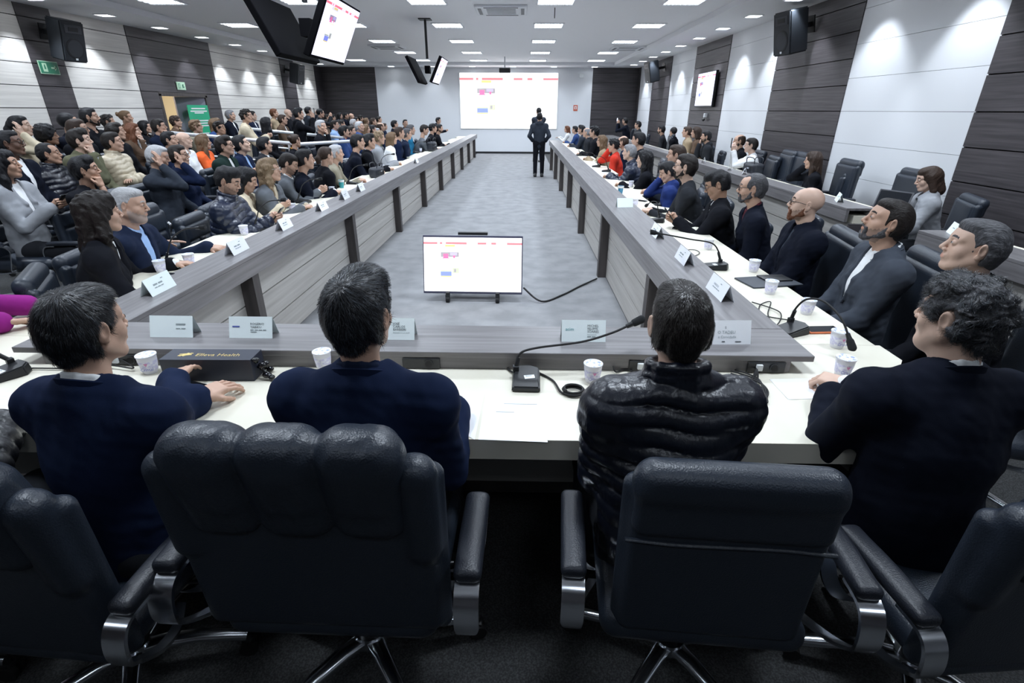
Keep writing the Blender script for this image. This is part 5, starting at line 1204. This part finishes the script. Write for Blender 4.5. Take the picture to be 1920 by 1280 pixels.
far = [('person with dark hair in the far left group below the dark corner', 613, 220, -7.0, 'black', 'short', 'dark'), ('person in black near the dark corner of the back wall', 624, 221, -7.0, 'charcoal', 'thick', 'black'), ('woman with pale face near the dark back corner', 637, 217, -7.0, 'slate', 'bob', 'black'), ('dark haired man close to the dark back corner', 649, 217, -7.0, 'midnight', 'short', 'black'), ('bald man close to the dark back corner', 659, 218, -7.0, 'charcoal', 'bald', 'brown'),
 ('person in an orange top in the far left group', 640, 233, -5.0, 'orange', 'curly', 'dark'), ('woman with brown hair beside the black cap operator', 612, 231, -6.0, 'brown', 'long', 'brown'), ('person in light blue beside the orange top', 628, 234, -5.0, 'skyblue', 'short', 'dark'), ('man in a blue jacket with dark beard, far left group', 645, 247, -3.9, 'blue', 'thick', 'black'), ('grey haired man in navy in the far left group', 663, 231, -5.0, 'navy2', 'short', 'silver'), ('dark haired man in navy, second row of the far left group', 658, 246, -3.9, 'navy', 'short', 'dark'),
 ('white haired man in blue in the far left group', 674, 237, -3.9, 'blue', 'crop', 'silver'), ('person in a pink top in the far left group', 686, 242, -3.9, 'pink', 'bob', 'light'), ('dark haired man in black right of the pink top', 698, 243, -3.9, 'black', 'short', 'black'), ('person in a dark jacket before the white wall edge', 700, 228, -5.0, 'charcoal', 'short', 'brown'), ('person at the left edge of the white back wall', 711, 224, -6.0, 'tan', 'short', 'dark'), ('woman in grey at the back of the far left group', 687, 227, -6.0, 'grey', 'wavy', 'light'),
 ('bald man in a navy suit in front of the white wall', 714, 238, -3.9, 'navy', 'ring', 'brown'), ('man beside the bald man in the navy suit', 721, 237, -5.0, 'navy2', 'short', 'brown'), ('person with a white cap in olive, far left group', 707, 248, -3.9, 'olive', 'crop', 'silver'), ('lone man in dark clothes against the white back wall', 740, 233, -3.9, 'midnight', 'short', 'black'), ('second lone man against the white back wall, facing us', 760, 231, -3.9, 'midnight', 'short', 'black'),
 ('person in a grey shirt behind the blue jacketed bearded man', 634, 240, -5.0, 'grey', 'short', 'salt'), ('person in black between the white haired and grey haired men', 668, 226, -6.0, 'black', 'short', 'dark'), ('person in a dark top at the rear of the far left group', 676, 222, -7.0, 'charcoal', 'curly', 'dark')]
for i, (lb, px, py, x, top, st, hc_) in enumerate(far):
    AU(lb, px, py, x, top, (st, hc_), lod=3, shirt=None if i % 3 else 'white', outfit=('sweater', 'suit', 'coat')[i % 3], turn=(-22, -30, -10, 0)[i % 4] if 'facing us' not in lb else 60, fem=int(st in ('bob', 'wavy', 'long')))
# ------------------------------------------------------------------ things on the desks
ZD, ZL = .7505, .8255
M_cup = mat('cup_plastic', (.78, .78, .84), .35, spec=.5)
M_print = mat('cup_print', (.62, .60, .78), .4, var=(90, (.82, .82, .88), .42, .58))
M_foil = mat('cup_foil', (.80, .83, .90), .3, var=(110, (.30, .36, .62), .55, .62))
M_pinkp = mat('print_pink', (.70, .28, .50), .5); M_bluep = mat('print_blue', (.16, .18, .50), .5)
def cup(p, label, rz=0.0, text=False, s=1.0, mats=None, group='water cups with printed foil lids'):
    t = empty('water_cup', p, rz, label, 'cup', group)
    MB().lathe([(.0245, 0), (.0255, .002), (.034, .062), (.0335, .070), (.0365, .072), (.0365, .077), (.031, .077), (.030, .070)], m=None).build('cup', M_cup, t, smooth=35)
    MB().lathe([(.0285, .014), (.0335, .054), (.0330, .0545), (.0280, .0135)]).build('printed_band', M_print, t, smooth=60)
    MB().lathe([(.0005, .0762), (.0345, .0762), (.0345, .0772), (.0005, .0774)]).build('foil_lid', M_foil, t, smooth=35)
    if text:
        add_text('Cristal', .017, M_bluep, t, (-.020, -.0345, .020), (rad(83), 0, 0), name='lettering'); MB().prism([(-.004, .050), (.010, .050), (.003, .038)], -.0352, -.0335, M_pinkp, axis='y').build('emblem', parent=t)
    t.scale = (s, s, s); return t
def cupm(px, py, label, **k): return cup(at(px, py, z=ZD), label, **k)
cup(at(283, 697, z=ZD) + Vector((0, 0, 0)), 'printed water cup between the wet haired man and the black box', .3, True)
cupm(1110, 714, 'printed water cup standing alone left of the puffer jacket man', text=True)
cupm(608, 690, 'printed water cup half hidden behind the man with greying combed hair')
cup(Vector((1.27, 1.83, ZD)), 'printed water cup beside the folded hands of the curly haired man', -.2, True)
cupm(1568, 650, 'printed water cup beside the orange edged phone', text=True)
cupm(1511, 588, 'printed water cup in front of the grey blazer man')
cupm(1443, 550, 'printed water cup in front of the grey clipboard')
cupm(1412, 509, 'printed water cup beside the bald man with glasses')
cupm(1327, 467, 'printed water cup in front of the burgundy sweater man')
cupm(1190, 386, 'printed water cup near the blue glass on the right desk')
cupm(1183, 350, 'tall looking water cup in front of the black haired woman')
cupm(303, 510, 'printed water cup beside the long haired woman at the left desk')
cupm(357, 497, 'printed water cup beside the hand of the silver haired man')
cupm(459, 440, 'printed water cup in front of the mustard scarf man')
cupm(549, 396, 'printed water cup in front of the blonde woman')
cupm(623, 362, 'printed water cup before the black jacket arm, left desk')
cupm(718, 318, 'white cup on the far left desk next to the clasped hands')
cupm(795, 281, 'white cup near the grey sweater man'); cupm(789, 284, 'second white cup near the grey sweater man')
def glass(px, py, label, col):
    t = empty('tumbler', at(px, py, z=ZD), 0, label, 'cup')
    MB().lathe([(.026, 0), (.036, .10), (.034, .10), (.025, .004)]).build('cup', mat('tumbler_' + str(col), col, .3), t, smooth=40); MB().lathe([(.0372, .075), (.0385, .10), (.037, .101), (.036, .075)]).build('rim_band', M_paper, t, smooth=40)
glass(1163, 364, 'blue printed tumbler on the right desk behind the folded card', (.06, .25, .42)); glass(641, 352, 'teal and red tumbler on the left desk', (.05, .38, .42))
# microphones
M_foam = mat('mic_foam', (.010, .011, .013), .9, bump=(900, .8, .003))
def mic(p, rz, neck, label, sticker=True, L=1.0):
    """neck: points from the base socket, local; the last leg carries the foam head"""
    t = empty('microphone', p, rz, label, 'microphone', 'gooseneck microphones on the desks')
    mb = MB(); mb.prism([(-.058, -.075), (.050, -.085), (.062, .050), (.020, .078), (-.045, .070)], 0, .022)
    for v in mb.bm.verts:
        if v.co.z > .01 and v.co.y > 0: v.co.z = .040; v.co.y *= .92
        if v.co.z > .01: v.co.x *= .9
    bmesh.ops.bevel(mb.bm, geom=mb.bm.edges[:], offset=.005, segments=2, affect='EDGES')
    b = mb.build('base', M_blackp, t, smooth=35)
    if sticker:
        st = MB().box((.012, -.012, .0325), (.020, .011, .0006), M_paper, bev=.0004); g = st.build('sticker', parent=b); g.rotation_euler = (rad(8), 0, rad(8))
        add_text('acim', .013, M_ink, b, (.0, -.017, .0335), (rad(8), 0, rad(8)), name='lettering')
    MB().box((-.035, .035, .040), (.012, .012, .014), M_blackp, bev=.003).build('socket', parent=t)
    n0 = [Vector((-.035, .035, .045))] + [Vector(q) for q in neck]; pts = spline(n0, 8)
    MB().tube(pts, .0046, M_rubber, n=8).cyl(n0[0], n0[0].lerp(n0[1], .75), .0085, m=M_blackp).build('gooseneck', parent=t, smooth=60)
    d = (pts[-1] - pts[-4]).normalized(); e = pts[-1]
    MB().cyl(e - d * .005, e + d * .022, .0085, r2=.011, m=M_blackp).build('head_ring', parent=t, smooth=40)
    F = Field(e - Vector((.06, .06, .06)), e + Vector((.09, .09, .09)), .003); F.cone(e + d * .030, e + d * .058, .0150, .0165, 0)
    v, q = F.mesh(); make_mesh('foam', [(v, q, 0)], [M_foam], t); return t
q = at(985, 716, z=ZD)
mic(q, rad(4), [(-.020, .050, .095), (.045, .06, .115), (.22, .065, .135), (.335, .075, .165), (.40, .085, .19)], 'gooseneck microphone with sticker on the head table left of the puffer jacket man')
q = at(1483, 622, z=ZD); mic(q, rad(-60), [(-.02, .03, .11), (.03, .015, .17), (.12, -.01, .19), (.22, -.04, .155), (.27, -.05, .10)], 'gooseneck microphone bowing over the cup in front of the grey blazer man', False)
q = at(1342, 503, z=ZD); mic(q, rad(-90), [(-.02, -.0, .12), (.0, -.06, .17), (.04, -.20, .20), (.07, -.34, .23), (.08, -.42, .245)], 'gooseneck microphone pointing at the bald man with glasses')
q = at(1230, 416, z=ZD); mic(q, rad(-90), [(-.03, .01, .12), (-.06, 0, .17), (-.16, -.02, .16), (-.26, -.03, .12)], 'gooseneck microphone in front of the man with the phone', False)
q = at(12, 705, z=ZD); mic(q, rad(-30), [(-.05, -.02, .12), (-.10, -.1, .2), (-.16, -.2, .26)], 'gooseneck microphone with sticker at the left picture edge')
for px, py, s, nm in [(1137, 322, 1, 'grey haired man'), (1118, 313, 1, 'beige jacket woman'), (1085, 292, 1, 'far dark jacket man'), (330, 500, -1, 'long haired woman'), (490, 432, -1, 'mustard scarf man'), (568, 380, -1, 'blonde woman'), (660, 345, -1, 'khaki jacket man'), (716, 318, -1, 'clasped hands man'), (780, 287, -1, 'white coat woman')]:
    q = at(px, py, z=ZD); q.x = max(q.x, 1.24) if s > 0 else min(q.x, -2.12)
    mic(q, rad(-90 * s), [(-.03, .0, .12), (-.01, -.03, .19), (.02, -.10, .24), (.03, -.18, .25)], f'gooseneck microphone on the desk near the {nm}', False)
# cables on the desks
def cable(pts, label, r=.003): return prop(MB().tube(spline(pts, 8), r, M_rubber, n=7).build('microphone_cable', smooth=60), label, 'cable')
c0 = at(1075, 737, z=ZD)
cable([at(965, 700, z=ZD + .01), at(952, 690, z=ZD + .004), at(968, 680, z=.765), at(1000, 694, z=.757), at(1035, 712, z=.756), at(1050, 733, z=.758)] + [c0 + Vector(((.034 + .005 * (i // 9 % 2)) * math.cos(a), (.030 + .005 * (i // 9 % 2)) * math.sin(a), .004 + .0007 * i)) for i, a in enumerate([math.pi + .7 * k for k in range(1, 30)][:28])], 'black coiled microphone cable on the head table beside the paper cup', .0042)
for k, (dx, dy) in enumerate([(0, 0), (.012, .01), (.025, .014)]):
    cable([Vector((.935, 1.835, .775)), at(1410 + 5 * k, 712, z=.757), at(1400, 735 + 3 * k, z=.757), at(1425 + 6 * k, 755, z=.757), at(1440 - 4 * k, 735, z=.758), at(1420, 715 - 3 * k, z=.760), at(1370, 700 - 5 * k, z=.760)], ['black cable looping from the right socket behind the puffer jacket man', 'second loop of black cable at the right socket', 'third loop of black cable at the right socket'][k], .0035)
cable([Vector((.37, 1.835, .775)), at(1155, 697, z=.757), at(1175, 692, z=.758), at(1200, 705, z=.757)], 'short black lead below the socket next to the puffer jacket collar')
cable([at(1480, 600, z=.757), at(1430, 590, z=.757), at(1425, 572, z=.757), at(1445, 566, z=.758), at(1440, 590, z=.76), at(1455, 610, z=.76), at(1462, 585, z=.762), at(1410, 566, z=.757)], 'tangled black microphone lead beside the ledge, right desk')
cable([at(1270, 470, z=.757), at(1300, 468, z=.757), at(1312, 474, z=.757), at(1300, 480, z=.757), at(1285, 478, z=.757)], 'grey looped lead behind the folded card on the right desk', .0028)
cable([Vector((-1.60, 1.835, .775)), at(250, 690, z=.765), at(200, 684, z=.765), at(150, 690, z=.76), at(60, 690, z=.757)], 'dark lead running behind the wet haired man')
# folded name cards
def card(p, rz, W, label, lines=(), logo=None, Hh=.085, tint=(.84, .92, .92), group='folded name cards'):
    t = empty('name_card', p, rz, label, 'name card', group); m_ = mat('card_%.2f' % tint[0], tint, .65)
    D = .032; th = .0006; a = math.atan2(D, Hh)
    MB().quad([(-W / 2, -D, 0), (W / 2, -D, 0), (W / 2, 0, Hh), (-W / 2, 0, Hh)]).quad([(-W / 2, -D + .001, 0), (W / 2, -D + .001, 0), (W / 2, 0, Hh - .002), (-W / 2, 0, Hh - .002)]).quad([(-W / 2, -D, 0), (W / 2, -D, 0), (W / 2, -D + .001, 0), (-W / 2, -D + .001, 0)]).build('front_face', m_, t)
    MB().quad([(-W / 2, D, 0), (W / 2, D, 0), (W / 2, 0, Hh), (-W / 2, 0, Hh)]).quad([(-W / 2, D - .001, 0), (W / 2, D - .001, 0), (W / 2, 0, Hh - .002), (-W / 2, 0, Hh - .002)]).build('back_face', m_, t)
    def put(txt, size, x, u, m__, align='LEFT'): # u = height along the sloping face
        if txt.startswith('~'):   # print too blurred to read in the photograph
            wd = float(txt[1:]); mb = MB(); n = max(1, int(wd / (size * 2.6))); st = wd / n
            for i in range(n): mb.box((st * (i + .42), size * .36, 0), (st * .40, size * .26, .0002))
            b = mb.build('print', m__, t); b.location = (x, -D + u * math.sin(a) - .0010, u * math.cos(a)); b.rotation_euler = (rad(90) - a, 0, 0); return
        add_text(txt, size, m__, t, (x, -D + u * math.sin(a) - .0010, u * math.cos(a)), (rad(90) - a, 0, 0), align)
    for i, (txt, size, x, u, mm) in enumerate(lines): put(txt, size, x, u, mm)
    if logo: put(logo[0], logo[1], logo[2], logo[3], logo[4])
    return t
W0 = .182
M_logo = mat('logo_blue', (.10, .13, .42), .6); M_teal = mat('logo_teal', (.10, .35, .38), .6)
card((-1.34 - .12, 1.985, ZL), 0, W0, 'pale green name card half hidden behind the wet haired man', [('~.05', .0110, .02, .052, M_ink2), ('~.045', .006, .02, .036, M_ink2)])
card((-1.125, 1.985, ZL), 0, W0, 'pale green name card reading ROGÉRIO YABIKU', [('ROGÉRIO', .0135, -.001, .056, M_ink), ('YABIKU', .0135, -.001, .043, M_ink), ('~.070', .0066, -.001, .033, M_ink2), ('~.032', .0066, -.001, .025, M_ink2)], ('~.038', .0110, -.077, .045, M_logo))
card((-.53, 1.985, ZL), 0, W0, 'pale green name card reading JOSÉ CARLOS BARBIERI', [('JOSÉ', .0135, .002, .063, M_ink), ('CARLOS', .0135, .002, .051, M_ink), ('BARBIERI', .0135, .002, .039, M_ink), ('PRESIDENTE DA ACIM', .0070, .002, .028, M_ink2)])
card((.262, 1.985, ZL), 0, W0, 'pale green name card with logo reading MICHEL FELIPPE SOARES', [('MICHEL', .0135, .015, .063, M_ink), ('FELIPPE', .0135, .015, .051, M_ink), ('SOARES', .0135, .015, .039, M_ink), ('PRESIDENTE', .0070, .015, .028, M_ink2), ('~.038', .0070, .015, .020, M_ink2)], ('acim', .019, -.075, .047, M_teal))
MB().box((0, 0, 0), (.001, .001, .001), M_ink).build('speck').location = (0, 0, -5)
bpy.data.objects.remove(bpy.data.objects['speck'])
card((.825, 1.975, ZL), rad(2), .24, 'wide white name card ending in O TADEU behind the puffer jacket man', [('O TADEU', .0170, -.018, .045, M_ink2), ('e Convidado', .0145, -.016, .027, M_ink2), ('S', .013, .012, .066, M_ink), ('~.016', .007, .0, .010, M_ink), ('~.030', .006, .055, .010, M_ink)], Hh=.094, tint=(.88, .90, .93))
wt = (.87, .89, .94)
def side_card(px, py, s, label, name='', W=.20, tint=wt, rz=0, sub='~.075'):
    q = at(px, py, z=ZL); q.x = {1: 1.035, -1: -1.90}[s]
    return card(q, rad(-90 * s + rz) if s > 0 else rad(90 + rz), W, label, [(name, .0150, -.052, .045, M_ink2), (sub, .008, -.052, .032, M_ink2)] if name else [(sub, .010, -.05, .04, M_ink2)], ('~.022', .008, .02, .066, M_ink2), tint=tint)
side_card(1350, 552, 1, 'white name card reading MARCELO on the right ledge next to the head table', 'MARCELO', .24, sub='~.10')
side_card(1280, 490, 1, 'white name card on the right ledge, second from the head table', '~.08', .22)
side_card(1232, 442, 1, 'white name card on the right ledge, third from the head table', '~.08', .21)
card(Vector((1.02, 5.25, ZL)), rad(8), .16, 'name card seen edge on as a small tent, right ledge', [])
side_card(300, 545, -1, 'pale green name card on the left ledge nearest the head table', '~.08', .20, (.84, .92, .92))
side_card(440, 472, -1, 'white name card on the left ledge beside the silver haired man', '~.08', .21)
side_card(524, 428, -1, 'white name card on the left ledge in front of the mustard scarf man', '~.08', .20)
side_card(596, 393, -1, 'white name card on the left ledge before the blonde woman', '~.08', .20)
side_card(630, 372, -1, 'white name card on the left ledge beyond the blonde woman', '~.08', .19)
side_card(655, 357, -1, 'white name card on the left ledge next to the teal tumbler', '~.08', .19)
side_card(745, 305, -1, 'small far white name card on the left ledge', '~.08', .19)
for px, py, lb in [(1303, 295, 'white folded card on the rear right counter in front of the hooded man'), (1328, 304, 'second white folded card on the rear right counter'), (1380, 318, 'white folded card before the man with raised phone'), (1408, 326, 'white folded card beside the black handbag'), (1560, 377, 'pale green folded card beside the laptop on the rear counter'), (1812, 440, 'pale green folded card on the short rear counter behind the grey templed man')]:
    q = at(px, py, z=ZL); q.x = 3.38 if q.x > 3.3 else max(q.x, 3.3); card(q, rad(-112), .20, lb, [('~.06', .012, -.04, .045, M_ink2)], ('~.03', .02, .03, .05, M_teal), tint=(.84, .92, .92) if 'green' in lb else wt, group='folded cards on the rear counter')
# black gift box with gold lettering
t = empty('gift_box', (-1.185, 1.765, ZD), rad(1), 'long black gift box with gold lettering on the head table', 'box')
bx = MB().box((0, 0, .045), (.172, .048, .045), mat('box_navy', (.020, .024, .042), .5), bev=.0015).build('box', parent=t)
M_gold = mat('gold_print', (.75, .58, .22), .35, .6)
add_text('Elleva Health', .0325, M_gold, t, (-.055, -.016, .0906), (0, 0, 0), name='lettering')
mb = MB()
for a in (0, 1): mb.box((-.100 + .012 * a, -.004, .0905), (.0035, .018, .0004), rot=Matrix.Rotation(rad(-40), 3, 'Z')).box((-.095, -.010 + .012 * a, .0907), (.024, .003, .0004), rot=Matrix.Rotation(rad(12), 3, 'Z'))
mb.build('emblem', M_gold, t)
F = Field((.15, -.09, -.01), (.26, .09, .12), .004)
for i in range(9): F.ell((.185 + .018 * math.sin(i * 2.1), -.035 + .009 * i, .075 - .008 * i + .01 * math.cos(i * 3)), (.016, .012, .008), .004, R=rotx(i))
F.ell((.215, -.030, .018), (.018, .016, .012), .004); F.ell((.236, -.040, .012), (.012, .014, .010), .003); F.cone((.19, -.02, .05), (.215, -.03, .02), .006, .006, .004)
v, q_ = F.mesh(); make_mesh('ribbon', [(v, q_, 0)], [mat('ribbon_satin', (.008, .008, .010), .18)], t)
# phones, papers, folders
def slab(name, p, rz, L, Wd, th, m_, label, cat, extra=None, tilt=0):
    t = empty(name, p, rz, label, cat); t.rotation_euler = (tilt, 0, rz)
    MB().box((0, 0, th / 2), (Wd / 2, L / 2, th / 2), m_, bev=min(.004, th * .45)).build('body', parent=t, smooth=35)
    if extra: extra(t)
    return t
M_glass = mat('phone_glass', (.012, .014, .018), .08)
scr = lambda L, Wd, th: (lambda t: MB().box((0, 0, th + .0003), (Wd / 2 - .004, L / 2 - .005, .0004), M_glass).build('glass', parent=t))
slab('phone', at(366, 730, z=ZD), rad(70), .155, .075, .009, M_blackp, 'black phone lying in front of the wet haired man', 'phone', scr(.155, .075, .009))
slab('phone', at(1541, 620, z=ZD), rad(94), .16, .076, .010, mat('phone_orange', (.75, .20, .08), .4), 'phone with orange edge on the right desk', 'phone', scr(.16, .076, .010))
slab('phone', at(1277, 429, z=ZD), rad(70), .15, .072, .009, M_blackp, 'black phone lying face up on the right desk', 'phone', scr(.15, .072, .009))
slab('phone', at(1203, 377, z=ZD), rad(50), .12, .06, .009, M_blackp, 'small black phone on the far right desk', 'phone', scr(.12, .06, .009))
slab('clipboard', at(1440, 529, z=ZD), rad(12), .20, .33, .010, mat('folder_grey', (.035, .042, .055), .5), 'dark grey folder lying on the right desk in front of the bald man', 'folder')
slab('tablet', at(1452, 522, z=ZD + .011), rad(8), .12, .17, .008, M_blackp, 'black tablet resting on the dark grey folder', 'tablet')
def paper(corners, label, lines=0, z=ZD):
    pts = [at(px, py, z=z) for px, py in corners]; t = empty('paper_sheet', pts[0], 0, label, 'paper', 'paper sheets on the desks'); o_ = pts[0]
    MB().quad([p - o_ for p in pts]).quad([p - o_ + Vector((0, 0, .0008)) for p in pts]).build('sheet', mat('paper_white', (.84, .85, .87), .8), t)
    if lines:
        mb = MB(); r_ = random.Random(lines)
        for i in range(lines):
            f = .12 + .76 * i / max(lines - 1, 1); a_ = pts[0].lerp(pts[3], f); b_ = pts[1].lerp(pts[2], f); w0 = .1; w1 = r_.uniform(.6, .9)
            c_, d_ = a_.lerp(b_, w0) - o_, a_.lerp(b_, w1) - o_; hh = (pts[3] - pts[0]).normalized() * .0012; u = Vector((0, 0, .0012))
            mb.quad([c_ + u, d_ + u, d_ + u + hh, c_ + u + hh])
        mb.build('print', M_ink2, t)
    return t
paper([(910, 742), (1016, 746), (1027, 829), (897, 824)], 'white printed sheet on the head table right of the navy jacket man', 0)
tl = bpy.data.objects[-1] if False else None
q = at(935, 764, z=ZD); t = empty('printed_lines', (0, 0, 0)); bpy.data.objects.remove(t)
paper([(868, 738), (908, 738), (890, 824), (866, 812)], 'second white sheet partly under the elbow of the navy jacket man', 0, z=ZD + .0002)
paper([(1443, 711), (1530, 709), (1572, 746), (1478, 749)], 'white sheets lying in front of the curly haired man', 0)
paper([(-60, 738), (40, 735), (20, 800), (-80, 810)], 'printed page at the left edge of the head table', 9)
paper([(1092, 322), (1130, 318), (1150, 330), (1112, 333)], 'white page on the far right desk', 5)
paper([(1080, 308), (1104, 306), (1118, 314), (1092, 316)], 'white page further along the right desk', 4)
paper([(680, 338), (705, 333), (690, 345), (668, 350)], 'white page on the left desk near the leather bag', 4)
tt = [o for o in bpy.data.objects if o.get('label', '').startswith('white printed sheet on the head')][0]
for (px, py, wpx) in ((945, 757, 62), (930, 772, 34)):
    a_, b_ = at(px, py, z=ZD + .0012), at(px + wpx, py + 1, z=ZD + .0012); MB().quad([a_ - tt.location, b_ - tt.location, b_ - tt.location + Vector((0, .003, 0)), a_ - tt.location + Vector((0, .003, 0))]).build('print', M_ink2, tt)
# bags and laptop
def bag(p, rz, W, D, H_, m_, label, name='handbag'):
    t = empty(name, p, rz, label, 'bag')
    F = Field((-W, -D, -.01), (W, D, H_ * 1.3), .008); F.box((0, 0, H_ / 2), (W / 2, D / 2, H_ / 2), .04, .03); F.ell((0, -D * .1, H_ * .75), (W * .48, D * .52, H_ * .2), .02); F.noise(.002, 40, 3)
    v, q = F.mesh(); make_mesh('body', [(v, q, 0)], [m_], t)
    for s in (-1, 1): MB().tube(spline([(-W * .3, s * D * .35, H_ * .8), (-W * .25, s * D * .45, H_ * 1.35), (W * .25, s * D * .45, H_ * 1.35), (W * .3, s * D * .35, H_ * .8)]), .007, m_, n=8).build('handle', parent=t, smooth=60)
    MB().box((0, -D * .56, H_ * .62), (.03, .006, .012), M_chrome).build('clasp', parent=t)
q = at(681, 332, z=ZD); bag((-2.22, q.y, ZD), rad(80), .30, .14, .15, M_leather2, 'black leather handbag on the left desk beside the khaki jacket man')
q = at(768, 283, z=ZD); bag((-2.25, q.y, ZD), rad(80), .34, .16, .22, M_leather2, 'black bag on the left desk in front of the white coat woman')
q = at(1447, 330, z=ZD); bag((3.68, q.y, ZD), rad(-80), .36, .17, .20, M_leather2, 'black handbag on the rear right counter beside the raised phone man')
q = at(1628, 380, z=ZL); lp = empty('laptop', (3.60, 5.42, ZD), rad(-64), 'open thin laptop in front of the woman in the light grey coat', 'laptop')
lp.location = (3.62, 5.36, ZD)
MB().box((0, 0, .008), (.165, .115, .008), mat('laptop_silver', (.45, .46, .48), .35, .8), bev=.003).build('keyboard_base', parent=lp)
l = MB().box((0, 0, .11), (.165, .004, .11), mat('laptop_lid', (.10, .10, .11), .35, .6), bev=.003).box((0, -.0045, .11), (.150, .0008, .098), M_glass).build('screen', parent=lp); l.location = (0, .115, .012); l.rotation_euler = (rad(-18), 0, 0)
# phones in hands
def held(info, label, glow=False, up=.05, fwd=.07, tilt=30):
    m_ = (info['Wr'][0] + info['Wr'][1]) / 2; p = wpt(info, m_ + NX([0, fwd, up]))
    t = empty('phone', p, -rad(info['face']), label, 'phone'); t.rotation_euler = (rad(tilt), 0, -rad(info['face']))
    MB().box((0, 0, 0), (.037, .0045, .076), M_blackp, bev=.003).build('body', parent=t, smooth=40)
    MB().box((0, -.005, 0), (.034, .0005, .071), mat('phone_lit', (.75, .82, 1), .4, emit=2.2) if glow else M_glass).build('glass', parent=t)
for k, (lb, gl, tl) in {'man in a white sweater holding': ('glowing phone held up by the man in the white sweater', True, 0), 'man with glasses in a dark suit looking down': ('phone held by the man in the dark suit, right row', False, -40), 'man with black hair and mustard scarf': ('phone held by the man with the mustard scarf', False, -40), 'person holding up a glowing tablet': ('glowing tablet held up at the far end of the rear right row', True, 0), 'person in a black hoodie with white': ('phone held up by the person in the black hoodie', False, 0), 'woman in a pale denim': ('phone held by the woman in the pale denim jacket', False, -40)}.items():
    for lb_, inf in INFO.items():
        if lb_.startswith(k): held(inf, lb, gl, tilt=tl, **({} if tl else dict(up=.13, fwd=.05)))
for o in bpy.data.objects:
    if o.parent is None and o.get('label') and len(o['label'].split()) > 16: o['label'] = ' '.join(o['label'].split()[:16])
